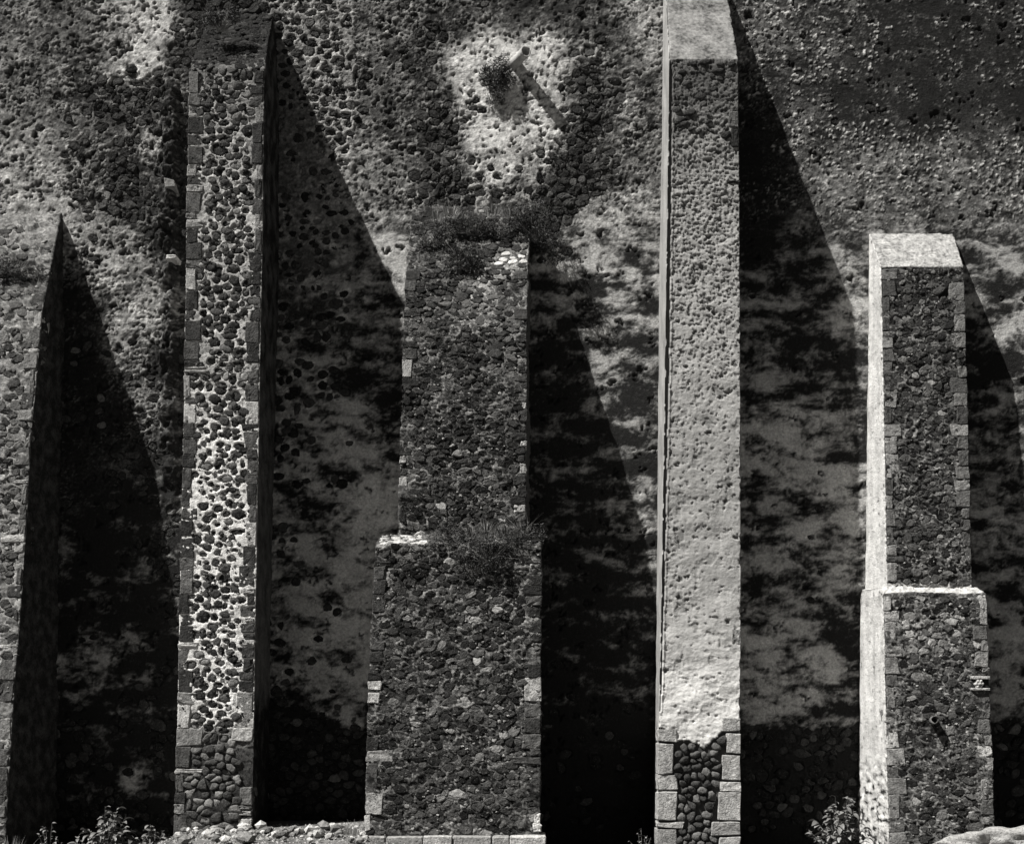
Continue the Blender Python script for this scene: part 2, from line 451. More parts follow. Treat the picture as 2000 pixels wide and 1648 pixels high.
def build_wall():
    st = 0.0235
    xs = np.concatenate([np.arange(-16, -9.5, 0.5), np.arange(-9.5, 9.5, st), np.arange(9.5, 16.01, 0.5)])
    zs = np.concatenate([[-1.0, -0.6], np.arange(-0.3, 15.0, st), np.arange(15.0, 18.01, 0.5)])
    X, Z = np.meshgrid(xs, zs)
    px = X * S + CX; py = HY - (Z - ZC) * S
    # soft coarse grid of the hand-placed values, then bilinear
    gx = np.arange(-200, 2201, 12.0); gy = np.arange(-120, 1721, 12.0)
    GX, GY = np.meshgrid(gx, gy)
    A, E = wall_fields(GX, GY)
    def samp(G):
        fx = np.clip((px - gx[0]) / 12.0, 0, len(gx) - 1.001); fy = np.clip((py - gy[0]) / 12.0, 0, len(gy) - 1.001)
        i = fx.astype(int); j = fy.astype(int); fx -= i; fy -= j
        return (G[j, i] * (1 - fx) + G[j, i + 1] * fx) * (1 - fy) + (G[j + 1, i] * (1 - fx) + G[j + 1, i + 1] * fx) * fy
    a = samp(A); e = samp(E)
    wx = px + 16 * fbm(px / 60, py / 60, 3, 5); wy = py + 12 * fbm(px / 60, py / 60, 3, 6)
    fine = fbm(wx / 15, wy / 11, 5, 23, 0.70)
    mid = fbm(wx / 48, wy / 40, 4, 27, 0.6)
    cloudy = np.maximum(sstep(340, 520, py + 90 * mid) * sstep(480, 540, px), sstep(860, 1050, py + 90 * mid + 0.8 * (px - 200)) * (px < 520))
    cloud = fbm(wx / 80, wy / 36, 6, 11, 0.62) + 0.07 * fbm(px / 9, py / 110, 4, 15, 0.6)
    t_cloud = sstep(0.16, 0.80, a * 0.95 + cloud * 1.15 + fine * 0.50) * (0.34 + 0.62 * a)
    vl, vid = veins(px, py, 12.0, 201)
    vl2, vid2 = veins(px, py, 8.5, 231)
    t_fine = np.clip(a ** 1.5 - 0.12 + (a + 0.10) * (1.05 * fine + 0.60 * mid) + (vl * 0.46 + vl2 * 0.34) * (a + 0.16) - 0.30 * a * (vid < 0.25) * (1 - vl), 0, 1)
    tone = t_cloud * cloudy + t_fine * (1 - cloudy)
    tone = tone * (1 + 0.30 * fbm(px / 40, py / 40, 3, 37))
    # white chips and rims where the dark skin has flaked
    chips = sstep(0.20, 0.36, fbm(wx / 9.0, wy / 7.0, 3, 41, 0.62) + 0.25 * mid) * sstep(0.1, 0.42, a + 0.6 * mid) * (1 - cloudy)
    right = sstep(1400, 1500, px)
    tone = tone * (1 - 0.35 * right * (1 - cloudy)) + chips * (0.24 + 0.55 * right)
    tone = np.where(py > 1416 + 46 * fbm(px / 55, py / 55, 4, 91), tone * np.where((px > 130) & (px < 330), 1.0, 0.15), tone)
    # relief: eroded lumpy render
    whole = sstep(-0.10, 0.22, fbm(px / 130, py / 95, 4, 99) + 0.55 * (a - 0.40))       # where the render has survived as a skin
    flat_r = sstep(1400, 1460, px) * sstep(760, 560, py)
    calm = (1 - 0.55 * cloudy) * (1 - 0.72 * whole) * (1 - 0.6 * flat_r)
    tone = np.where(cloudy < 0.5, tone * (1 - 0.35 * whole) + 0.35 * whole * a ** 1.3 * (1 + 0.9 * fine), tone)
    rub = sstep(515, 530, px) * sstep(698, 688, px + 6 * fbm(px / 20, py / 20, 2, 97)) * sstep(720, 400, py)
    tone = tone * (1 - rub) + rub * np.clip(tone * 0.6 + 0.22 + 0.3 * fine, 0, 1)
    h_rub = rub * 0.022
    h = 0.04 * fbm(X / 1.4, Z / 1.1, 3, 51) + calm * (0.021 * fbm(X / 0.14, Z / 0.11, 4, 53, 0.66) * (0.75 + 0.5 * e) + 0.014 * fbm(X / 0.07, Z / 0.06, 2, 55))
    p1, p2, pr = worley(X / 0.19 + 0.9 * fbm(X / 0.1, Z / 0.1, 2, 57), Z / 0.16 + 0.9 * fbm(X / 0.1, Z / 0.1, 2, 59), 61)
    holes = sstep(0.36, 0.16, p1) * (pr > 0.84 + 0.1 * sstep(1400, 1500, px))
    r1, r2, rr_ = worley(X / 0.085 + 0.6 * fbm(X / 0.08, Z / 0.08, 2, 63), Z / 0.075 + 0.6 * fbm(X / 0.08, Z / 0.08, 2, 69), 65)
    holes = np.maximum(holes, 0.8 * sstep(0.40, 0.18, r1) * (rr_ > 0.80) * whole * (1 - cloudy))
    h -= 0.048 * holes
    h += h_rub
    h += (1 - cloudy) * (1 - 0.75 * whole) * (1 - 0.6 * flat_r) * (0.010 * vl + 0.007 * vl2 + 0.014 * (vid - 0.5) + 0.008 * (vid2 - 0.5))
    tone = tone * (1 - 0.75 * holes)
    h += 0.008 * chips
    # surviving render stands proud of the eroded, dark surface
    h += 0.014 * sstep(0.1, 0.5, tone)
    # ragged stub of a broken cross wall, left of the second buttress
    rib = sstep(312, 322, px + 22 * fbm(px / 30, py / 26, 4, 71)) * sstep(350, 342, px + 10 * fbm(px / 25, py / 18, 3, 73)) * sstep(70, 300, py) * sstep(1080, 780, py)
    h += rib * np.clip(0.16 + 0.26 * fbm(X / 0.28, Z / 0.34, 4, 75), 0.02, 0.4)
    crn = np.exp(-(((px - 335) / 26) ** 2 + ((py - 85) / 18) ** 2))
    h += 0.05 * crn
    tone = np.where(rib > 0.4, tone * 0.6 + 0.10 * (fine > 0.2), tone)
    # recessed mortar where stones are bare
    # stones
    rng = random.Random(5)
    its = []
    cs = cells(-9.5, 9.5, -0.1, 15.0, 0.18, 0.135, 1.0, rng)
    C = np.array([np.mean(c, axis=0) for c in cs])
    cpx = C[:, 0] * S + CX; cpy = HY - (C[:, 1] - ZC) * S
    ca, ce = wall_fields(cpx, cpy)
    patch = fbm(cpx / 70, cpy / 60, 3, 81)
    for poly, x, y, a_, e_, pt in zip(cs, cpx, cpy, ca, ce, patch):
        k = e_ + 0.45 * pt
        if 690 < x < 780 and e_ < 0.35: k -= 0.2
        if k < 0.12 + 0.62 * rng.random():
            continue
        if 1447 < y and x > 540:
            lift = 0.02
        dome = 0.014 + 0.026 * rng.random()
        joint = 0.004 + 0.03 * max(0, 0.9 - e_) * rng.random()
        if 520 < x < 692 and y < 700: joint = 0.008 + 0.030 * rng.random()
        V_, F_, c, size = stone_shape(poly, joint, dome, rng, tilt=0.25, rough=0.16)
        V_[:, 2] += 0.030 * (e_ - 0.8) + 0.02 * (rng.random() - 0.6)
        st_tone = 0.020 + 0.05 * rng.random() ** 2 + (0.10 if rng.random() < 0.03 else 0)
        its.append((V_, F_, c, size * (1.0 + e_), st_tone))
    dh, rm = pocket_fields(X, Z, its, 0.03, 0.012, zs)
    h = h + dh
    tone = tone * (1 + 0.5 * rm) + rm * 0.16 * np.clip(a * 1.5, 0, 1)
    V = np.stack([X, -h, Z], -1).reshape(-1, 3)
    ny, nx = X.shape
    idx = np.arange(ny * nx).reshape(ny, nx)
    F = np.stack([idx[:-1, :-1], idx[:-1, 1:], idx[1:, 1:], idx[1:, :-1]], -1).reshape(-1, 4)
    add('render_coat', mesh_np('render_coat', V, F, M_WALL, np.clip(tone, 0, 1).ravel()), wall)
    def mp(V): return np.stack([V[:, 0], -V[:, 2], V[:, 1]], 1)
    set_stones(wall, its, mp, M_STONE)
build_wall()

# ------------------------------------------------------------------ BUTTRESSES
class Shaft:
    """Profile of a buttress: sections (depth, photo y of front, front left x, front right x, wall left x, wall right x)."""
    def __init__(self, secs):
        rows = []
        for D, y, xlf, xrf, xlw, xrw in secs:
            a = W(xlf, y, D); b = W(xrf, y, D)
            rows.append((D, a[2], a[0], b[0], (xlw - CX) / S, (xrw - CX) / S))
        R = np.array(rows)
        d = np.hypot(np.diff(R[:, 0]), np.diff(R[:, 1]))
        self.s = np.concatenate([[0], np.cumsum(d)])
        self.R = R
        self.len = self.s[-1]
    def at(self, s):
        return [np.interp(s, self.s, self.R[:, k]) for k in range(6)]
    def normal(self, s):
        e = 0.05
        D1, z1 = self.at(np.clip(s - e, 0, self.len))[:2]; D2, z2 = self.at(np.clip(s + e, 0, self.len))[:2]
        tD = D2 - D1; tz = z2 - z1
        l = np.hypot(tD, tz) + 1e-9
        return -(-tz) / l, tD / l       # (y, z) components, pointing out of the wall and up
    def s_of_y(self, y):
        """s of a photo row on the front face."""
        ss = np.linspace(0, self.len, 2000)
        D, z = self.at(ss)[:2]
        py = HY - (z - ZC) * S / ((L - D) / L)
        return float(np.interp(y, np.maximum.accumulate(py), ss))
    def map(self, V):
        """(u from the front centre line, s, h) -> world."""
        D, z, xl, xr, _, _ = self.at(V[:, 1])
        ny, nz = self.normal(V[:, 1])
        return np.stack([(xl + xr) / 2 + V[:, 0], -D + ny * V[:, 2], z + nz * V[:, 2]], 1)
    def half(self, s):
        D, z, xl, xr, _, _ = self.at(s)
        return (xr - xl) / 2

def build_shaft(thing, sh, name, mat, st, tone_fn, height_fn, s0=0.0, s1=None, sockets=None, depth=0.03, rim=0.012, rimtone=0.15):
    s1 = sh.len if s1 is None else s1
    base = np.array(thing.location)
    n = max(2, int((s1 - s0) / st) + 1)
    s = np.linspace(s0, s1, n)
    D, z, xl, xr, xlw, xrw = sh.at(s)
    w = np.max(xr - xl)
    nf = int(w / st) + 1
    nd = max(6, int(np.max(D) / (st * 2.8)) + 1)
    tl = np.linspace(0, 1, nd)
    cols = []
    # left side from inside the wall to the corner, front, right side
    WIN = 0.12
    XX = []; YY = []; UU = []; FACE = []
    for t in tl[:-1]:
        XX.append(xlw + (xl - xlw) * t); YY.append(WIN + (-D - WIN) * t); UU.append(-(D + WIN) * (1 - t)); FACE.append(np.full(n, -1.0))
    for t in np.linspace(0, 1, nf):
        XX.append(xl + (xr - xl) * t); YY.append(-D); UU.append((xr - xl) * t); FACE.append(np.full(n, 0.0 if 0 < t < 1 else (-0.5 if t == 0 else 0.5)))
    for t in tl[1:]:
        XX.append(xr + (xrw - xr) * t); YY.append(-D + (WIN + D) * t); UU.append((xr - xl) + (D + WIN) * t); FACE.append(np.full(n, 1.0))
    X = np.stack(XX, 1); Y = np.stack(YY, 1); U = np.stack(UU, 1); FC = np.stack(FACE, 1)
    Z = np.repeat(z[:, None], X.shape[1], 1); SS = np.repeat(s[:, None], X.shape[1], 1)
    ny, nz = sh.normal(SS)
    nxv = np.where(np.abs(FC) >= 0.5, np.sign(FC) * np.where(np.abs(FC) == 1, 1.0, 0.7), 0.0)
    k = np.where(np.abs(FC) == 1, 0.0, np.where(np.abs(FC) == 0.5, 0.7, 1.0))
    px, py = proj(X, Y, Z)
    h = height_fn(U, SS, FC, px, py, np.repeat((xr - xl)[:, None], X.shape[1], 1))
    if sockets:
        dh, rm = pocket_fields(U, SS, sockets, depth, rim, s, shift=(xr - xl) / 2)
        front = np.abs(FC) < 0.5
        h = h + np.where(front, dh, 0)
    tone = tone_fn(U, SS, FC, px, py, h)
    if sockets:
        tone = np.where(front, tone * (1 + 1.2 * rimtone * rm) + rimtone * rm, tone)
    V = np.stack([X + nxv * h, Y + k * ny * h, Z + k * nz * h], -1).reshape(-1, 3) - base
    r, c = X.shape
    idx = np.arange(r * c).reshape(r, c)
    F = np.stack([idx[:-1, :-1], idx[1:, :-1], idx[1:, 1:], idx[:-1, 1:]], -1).reshape(-1, 4)
    me = mesh_np(name, V, F, mat, np.clip(tone, 0, 1).ravel())
    return add(name, me, thing)

def rough_height(seed, big=0.03, mid=0.016, small=0.008, vein=0.0):
    def f(U, SS, FC, px, py, w):
        h = 0
        if vein:
            l, r = veins(px, py, 17.0, seed + 20); l2, r2 = veins(px, py, 9.5, seed + 40)
            h = vein * (0.010 * l + 0.006 * l2 + 0.022 * (r - 0.5) + 0.012 * (r2 - 0.5))
        return h + big * fbm(U / 0.9, SS / 0.9, 2, seed) + mid * fbm(U / 0.2, SS / 0.15, 3, seed + 3) + small * fbm(U / 0.06, SS / 0.05, 2, seed + 7)
    return f

def quoin(thing, sh, side, y0, y1, length, tone, rng, proud=0.010, depth=0.34, bev=0.009, flush=False):
    """A dressed corner block between photo rows y0..y1 reaching 'length' photo pixels into the face."""
    gap = 0.006
    sa = sh.s_of_y(y0) + gap; sb = sh.s_of_y(y1) - gap
    base = np.array(thing.location)
    ln = length / S * 0.94
    j = lambda a: (rng.random() * 2 - 1) * a
    bm = bmesh.new()
    vs_ = []
    l_top = ln * (1 + j(0.08)); l_bot = ln * (1 + j(0.08)); pr = proud + 0.012 * rng.random()
    out = -0.02 if flush else 0.004 + 0.008 * rng.random()
    for s_, lx in ((sa, l_top), (sb, l_bot)):
        hw = float(sh.half(s_)); D = float(sh.at(s_)[0])
        dp = min(depth, max(D * 0.8, 0.08))
        xo = (-hw - out) if side == 'L' else (hw + out)
        xi = (-hw + lx) if side == 'L' else (hw - lx)
        for x_, h_ in ((xo, pr), (xi, pr + j(0.006)), (xi, -dp), (xo, -dp)):
            p = sh.map(np.array([[x_ + j(0.013), s_ + j(0.014), h_ + j(0.006)]]))[0]
            if h_ < 0 and x_ == xo:
                # side of the block follows the splay of the side face
                pass
            vs_.append(p)
    V = np.array(vs_); o = V.mean(0)
    bv = [bm.verts.new(tuple(v - o)) for v in V]
    for f in ((0, 1, 2, 3), (7, 6, 5, 4), (0, 4, 5, 1), (1, 5, 6, 2), (2, 6, 7, 3), (3, 7, 4, 0)):
        bm.faces.new([bv[i] for i in f])
    bmesh.ops.recalc_face_normals(bm, faces=bm.faces[:])
    bmesh.ops.subdivide_edges(bm, edges=bm.edges[:], cuts=2, use_grid_fill=True)
    for v in bm.verts:
        v.co += Vector((j(0.006), j(0.007), j(0.006)))
    bmesh.ops.bevel(bm, geom=[e for e in bm.edges if e.is_manifold and e.calc_face_angle() > 1.0], offset=bev * rng.uniform(0.7, 1.9), segments=1, affect='EDGES', profile=0.5)
    me = bpy.data.meshes.new('corner_stone'); bm.to_mesh(me); bm.free()
    a = me.attributes.new('tone', 'FLOAT', 'POINT'); a.data.foreach_set('value', np.full(len(me.vertices), tone, np.float32))
    me.materials.append(M_QUOIN)
    add('corner_stone', me, thing, tuple(o - base))
    return (side, sa, sb, ln)

def quoin_column(thing, sh, side, y0, y1, hr, lr, tr, rng, special=(), skip=0.0, flush=False):
    """Fill an edge with corner stones of random size, leaving the hand-measured ones in place."""
    rects = []
    sp = sorted(special)
    y = y0
    for q in sp + [(y1, y1, 0, 0)]:
        while y < q[0] - 8:
            hgt = rng.uniform(*hr)
            if y + hgt > q[0] - 8: hgt = q[0] - y
            ln = rng.uniform(*lr)
            if rng.random() >= skip:
                rects.append(quoin(thing, sh, side, y, y + hgt, ln, tr[0] + (tr[1] - tr[0]) * rng.random() ** 2, rng, flush=flush))
            y += hgt
        if q[2] > 0:
            rects.append(quoin(thing, sh, side, q[0], q[1], q[2], q[3], rng, flush=flush))
            y = q[1]
    return rects

def in_rects(rects, sh, u, s, m=0.03):
    hw = float(sh.half(s))
    for side, a, b, ln in rects:
        if a - m * 0.6 < s < b + m * 0.6:
            if side == 'L' and u < -hw + ln + m: return True
            if side == 'R' and u > hw - ln - m: return True
    return False

def rubble(thing, sh, y0, y1, du, ds, rng, rects, tone_fn, keep_fn=None, joint=(0.008, 0.02), dome=(0.02, 0.05), lift=0.0, tilt=0.2, limit=300, jit=0.85, name='stone', edge=0.02, rough=0.16, dry=False, sinkvar=0.02):
    sa = sh.s_of_y(y0); sb = sh.s_of_y(y1)
    wmax = float(np.max(sh.half(np.linspace(sa, sb, 50))))
    its = []
    for poly in cells(-wmax, wmax, sa, sb, du, ds, jit, rng):
        c = np.mean(poly, axis=0)
        hw = float(sh.half(c[1]))
        if abs(c[0]) > hw - edge: continue
        if in_rects(rects, sh, c[0], c[1]): continue
        poly = [(min(max(p[0], -hw + 0.004), hw - 0.004), min(max(p[1], sa), sb)) for p in poly]
        w = sh.map(np.array([[c[0], c[1], 0.0]]))[0]
        px, py = proj(*w)
        if keep_fn and not keep_fn(px, py, rng): continue
        jn = rng.uniform(*joint(px, py) if callable(joint) else joint)
        dm = rng.uniform(*dome)
        d_ = dry(px, py) if callable(dry) else dry
        V, F, c2, size = stone_shape(poly, jn, dm, rng, tilt=tilt, rough=rough, dry=d_)
        V[:, 2] += (lift(py) if callable(lift) else lift) + sinkvar * (rng.random() - 0.5)
        its.append((V, F, c2, size, tone_fn(px, py, rng)))
    return its

def chips(thing, sh, y0, y1, n, rr, tr, rng, mat=M_STONE, lift=0.0, keep=None):
    """Small bits of stone pressed into the mortar between the large ones."""
    sa = sh.s_of_y(y0); sb = sh.s_of_y(y1)
    base = np.array(thing.location)
    VV = []; FF = []; TT = []; k = 0
    for i in range(n):
        s_ = rng.uniform(sa, sb); hw = float(sh.half(s_)); u = rng.uniform(-hw + 0.03, hw - 0.03)
        if keep:
            px, py = proj(*sh.map(np.array([[u, s_, 0.0]]))[0])
            if not keep(px, py, rng): continue
        r = rng.uniform(*rr); m = 6
        th = np.linspace(0, 2 * np.pi, m, endpoint=False) + rng.random()
        q = np.array([rng.uniform(.6, 1.2) for _ in range(m)]) * r
        V = np.concatenate([np.stack([u + q * np.cos(th) * 1.3, s_ + q * np.sin(th), np.full(m, -0.03)], 1),
                            np.stack([u + .8 * q * np.cos(th) * 1.3, s_ + .8 * q * np.sin(th), np.array([rng.uniform(.004, .018) for _ in range(m)]) + lift], 1),
                            [[u, s_, 0.018 + lift]]])
        F = [(a, (a + 1) % m, m + (a + 1) % m, m + a) for a in range(m)] + [(m + a, m + (a + 1) % m, 2 * m) for a in range(m)]
        VV.append(sh.map(V) - base); FF.extend([tuple(x + k for x in f) for f in F]); k += 2 * m + 1
        TT += [tr[0] + (tr[1] - tr[0]) * rng.random() ** 2] * (2 * m + 1)
    o = add('mortar_chips', mesh_np('mortar_chips', np.concatenate(VV), FF, mat, np.array(TT), False), thing)
    o['kind'] = 'stuff'

# ---- first buttress (cut by the left edge)
R = random.Random(11)
b1 = empty('buttress', W(40, 1620, 1.0)[:2] + (0,), 'sloping rubble buttress cut off by the left edge of the picture', 'buttress', 'stone buttresses against the wall')
s1 = Shaft([(0, 415, -20, 120, -20, 122), (1.0, 600, -60, 85, -30, 125), (1.33, 850, -80, 62, -30, 118), (1.45, 1040, -90, 52, -30, 115), (1.9, 1400, -120, 25, -30, 111), (2.15, 1680, -130, 9, -30, 110)])
def t1(U, SS, FC, px, py, h):
    a = control([(60,430,.5),(60,470,.42),(40,530,.12),(40,560,.15),(40,620,.5),(30,700,.55),(30,900,.45),(20,1050,.5),(20,1200,.5),(10,1400,.4),(5,1600,.35)], px, py)[0]
    l, r = veins(px, py, 17.0, 330); l2, r2 = veins(px, py, 9.5, 350)
    t = a * 0.75 + 0.5 * fbm(px / 20, py / 14, 4, 301, 0.65) + 0.35 * l + 0.22 * l2 - 0.18 * (r < 0.35)
    side = 0.03 + 0.14 * fbm(px / 10, py / 24, 4, 305)  # right flank kept dark: shade painted into its colour
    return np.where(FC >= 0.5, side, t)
q1 = quoin_column(b1, s1, 'R', 545, 1660, (18, 46), (12, 30), (0.05, 0.22), R, flush=True, special=[(608,640,16,.30),(680,690,34,.32),(935,946,26,.34),(1043,1060,50,.36),(1060,1080,20,.30),(1258,1268,40,.34),(1445,1462,10,.42)], skip=0.25)
it = rubble(b1, s1, 440, 1670, 0.17, 0.125, R, q1, lambda x, y, r: 0.05 + 0.12 * r.random() ** 2 + (0.15 if r.random() < 0.06 else 0), keep_fn=lambda x, y, r: x > -25 and r.random() < (0.35 if y < 600 else 0.85), joint=(0.0, 0.02), dome=(0.012, 0.028), lift=-0.008, tilt=0.25, sinkvar=0.02, jit=1.1)
build_shaft(b1, s1, 'masonry_body', M_DARKMORTAR, 0.022, t1, rough_height(310, 0.03, 0.02, 0.012, 0.8), sockets=it, depth=0.024, rim=0.010, rimtone=0.16)
set_stones(b1, it, s1.map, M_STONE)
chips(b1, s1, 560, 1660, 260, (0.012, 0.035), (0.06, 0.40), R)

# ---- second buttress: dark stones in white mortar
R = random.Random(22)
b2 = empty('buttress', W(430, 1620, 0.7)[:2] + (0,), 'slender buttress of dark stones set in bright white mortar', 'buttress', 'stone buttresses against the wall')
s2 = Shaft([(0, 25, 408, 536, 408, 538), (0.2, 50, 402, 530, 408, 540), (0.58, 76, 392, 524, 409, 542), (0.92, 105, 382, 520, 410, 543), (1.36, 135, 371, 517, 411, 545), (1.38, 500, 364, 513, 408, 545), (1.38, 850, 359, 506, 402, 535), (1.35, 1300, 349, 498, 395, 527), (1.36, 1680, 339, 493, 390, 522)])
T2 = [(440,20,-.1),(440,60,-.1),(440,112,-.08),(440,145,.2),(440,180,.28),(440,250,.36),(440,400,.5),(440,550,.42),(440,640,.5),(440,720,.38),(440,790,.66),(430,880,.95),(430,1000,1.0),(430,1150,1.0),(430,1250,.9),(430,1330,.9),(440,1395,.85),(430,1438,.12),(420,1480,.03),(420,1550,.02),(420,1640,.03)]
def t2(U, SS, FC, px, py, h):
    a = control(T2, px, py, ys=2.0)[0]
    t = a * (1 + 0.75 * fbm(px / 34, py / 30, 4, 401)) - 0.10 * (fbm(px / 7, py / 7, 2, 405) > 0.25)
    side = np.interp(py, [0, 500, 1000, 1340, 1400], [.02, .04, .12, .18, .0]) + 0.18 * fbm(px / 6, py / 40, 4, 409)  # streaky plaster with the flank's shade painted in, black near the foot
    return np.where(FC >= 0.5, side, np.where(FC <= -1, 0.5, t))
q2 = quoin_column(b2, s2, 'L', 138, 1640, (20, 46), (16, 30), (0.035, 0.14), R, special=[(322,346,16,.22),(362,376,32,.24),(428,446,30,.26),(525,567,18,.30),(716,722,40,.26),(724,730,46,.30),(734,775,12,.26),(790,826,24,.42),(1255,1264,36,.42),(1352,1375,36,.24),(1376,1422,26,.45),(1422,1457,50,.20),(1500,1512,52,.32),(1570,1590,20,.2)])
q2 += quoin_column(b2, s2, 'R', 138, 1440, (18, 44), (16, 34), (0.035, 0.10), R, flush=True, special=[(210,240,18,.18),(322,352,14,.26),(420,450,14,.22),(710,722,18,.22),(785,826,26,.40),(1020,1066,22,.34),(1147,1160,24,.4),(1205,1216,22,.36),(1248,1262,28,.34),(1350,1420,34,.2),(1421,1447,42,.38)])
q2 += quoin_column(b2, s2, 'R', 1536, 1640, (18, 40), (22, 36), (0.12, 0.3), R, flush=True, special=[(1582,1592,46,.3),(1597,1630,32,.36)])
def k2(x, y, r):
    if 1447 < y < 1535 and x > 468 + 8 * math.sin(y * 0.11): return False
    return True
def tn2(x, y, r):
    if y > 1440: return 0.05 + 0.20 * r.random() ** 1.8
    if y < 135: return 0.012 + 0.03 * r.random() ** 2
    return 0.022 + 0.085 * r.random() ** 2.2 + (0.14 if r.random() < 0.07 else 0)
def jn2(x, y):
    if y > 1440: return (0.002, 0.008)
    if 840 < y < 1330: return (0.002, 0.045)
    if y > 780: return (0.000, 0.032)
    return (0.0, 0.022)
it = rubble(b2, s2, 30, 1660, 0.150, 0.112, R, q2, tn2, k2, joint=jn2, dome=(0.010, 0.024), lift=lambda y: 0.006 if y > 1440 else -0.014, tilt=0.22, dry=lambda x, y: y > 1440, jit=1.15, rough=0.24, sinkvar=0.03)
sfoot = s2.s_of_y(1442)
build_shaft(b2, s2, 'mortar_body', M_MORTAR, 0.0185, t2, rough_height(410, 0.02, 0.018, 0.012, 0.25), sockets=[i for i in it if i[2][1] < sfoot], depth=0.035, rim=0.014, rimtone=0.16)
set_stones(b2, it, s2.map, M_STONE, smooth=True)
chips(b2, s2, 135, 1430, 700, (0.012, 0.042), (0.02, 0.16), R)

# ---- third buttress: broad, two stages
R = random.Random(33)
b3 = empty('buttress', W(890, 1630, 1.2)[:2] + (0,), 'broad two-stage buttress of dark rubble with grass growing on its ledges', 'buttress', 'stone buttresses against the wall')
s3u = Shaft([(0, 402, 806, 1040, 806, 1034), (0.40, 450, 801, 1036, 806, 1034), (0.80, 515, 795, 1031, 806, 1034), (1.06, 570, 792, 1030, 806, 1034), (1.34, 640, 789, 1029, 807, 1034), (1.5, 800, 784, 1028, 808, 1034), (1.6, 1040, 778, 1025, 810, 1033), (1.62, 1110, 777, 1024, 810, 1033)])
s3l = Shaft([(0.3, 1056, 768, 1050, 765, 1052), (1.7, 1046, 742, 1052, 764, 1052), (2.2, 1062, 734, 1057, 762, 1052), (2.35, 1330, 720, 1056, 760, 1052), (2.6, 1636, 713, 1054, 758, 1052)])
def t3(U, SS, FC, px, py, h):
    a = control([(820,430,.3),(900,430,.2),(1000,440,.15),(980,508,.8),(920,490,.3),(940,590,.75),(980,600,.6),(900,580,.45),(830,560,.2),(830,700,.25),(1000,640,.45),(900,720,.35),(980,760,.35),(850,850,.22),(950,870,.3),(850,970,.22),(980,960,.4),(780,930,.7),(1010,1010,.6),(900,1020,.4),
        (760,1060,.7),(820,1060,.4),(1000,1080,.3),(780,1120,.35),(1020,1120,.6),(900,1150,.35),(1000,1200,.5),(800,1250,.3),(900,1300,.32),(1000,1300,.4),(800,1450,.3),(950,1450,.3),(880,1600,.32)], px, py)[0]
    l, r = veins(px, py, 17.0, 530); l2, r2 = veins(px, py, 9.5, 550)
    t = a * 0.36 - 0.06 + 0.30 * fbm(px / 11, py / 7, 4, 501, 0.7) + (0.55 * l + 0.38 * l2) * (0.35 + a) - 0.10 * (r < 0.35) + 0.20 * fbm(px / 60, py / 45, 3, 523)
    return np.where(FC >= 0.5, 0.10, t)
q3 = quoin_column(b3, s3u, 'L', 530, 1030, (9, 24), (14, 34), (0.03, 0.07), R, special=[(702,738,16,.30),(890,905,12,.3),(930,965,14,.34),(1000,1020,12,.03)], skip=0.35)
q3 += quoin_column(b3, s3u, 'R', 530, 1030, (9, 24), (14, 30), (0.03, 0.08), R, special=[(785,800,10,.4),(860,872,10,.36),(905,925,10,.34),(985,1000,22,.36)], skip=0.45)
q3l = quoin_column(b3, s3l, 'L', 1066, 1628, (12, 34), (16, 30), (0.03, 0.08), R, special=[(1328,1348,22,.40),(1350,1374,22,.42),(1465,1487,46,.24),(1488,1545,20,.07),(1548,1590,30,.30),(1590,1622,10,.42)], skip=0.2)
q3l += quoin_column(b3, s3l, 'R', 1066, 1628, (12, 34), (16, 34), (0.03, 0.09), R, special=[(1322,1371,30,.34),(1373,1400,30,.10),(1477,1492,56,.06),(1588,1606,10,.6),(1606,1624,12,.6)], skip=0.3)
def tn3(x, y, r):
    v = 0.022 + 0.075 * r.random() ** 1.8
    if r.random() < 0.06: v += 0.16
    if r.random() < 0.2: v = 0.018
    v *= float(np.clip(1 + 1.3 * fbm(np.array([x / 60.0]), np.array([y / 45.0]), 3, 523)[0], 0.4, 1.9))
    if 960 < x < 1030 and 495 < y < 516: v = 0.5
    if 730 < x < 830 and 1044 < y < 1066: v = 0.45
    return v
it = rubble(b3, s3u, 408, 1045, 0.165, 0.090, R, q3, tn3, joint=(0.0, 0.022), dome=(0.006, 0.020), lift=-0.008, tilt=0.20, jit=1.15, sinkvar=0.022, rough=0.22)
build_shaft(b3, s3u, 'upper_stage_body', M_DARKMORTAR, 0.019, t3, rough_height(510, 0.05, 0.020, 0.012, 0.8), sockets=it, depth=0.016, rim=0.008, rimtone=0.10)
set_stones(b3, it, s3u.map, M_STONE, limit=140)
it = rubble(b3, s3l, 1040, 1630, 0.17, 0.094, R, q3l, tn3, joint=(0.0, 0.022), dome=(0.006, 0.020), lift=-0.008, tilt=0.20, jit=1.15, sinkvar=0.022, rough=0.22)
build_shaft(b3, s3l, 'lower_stage_body', M_DARKMORTAR, 0.019, t3, rough_height(510, 0.03, 0.020, 0.012, 0.8), sockets=it, depth=0.016, rim=0.008, rimtone=0.10)
set_stones(b3, it, s3l.map, M_STONE, limit=160)
chips(b3, s3u, 520, 1040, 300, (0.010, 0.030), (0.06, 0.40), R)
chips(b3, s3l, 1066, 1630, 420, (0.010, 0.030), (0.06, 0.40), R)

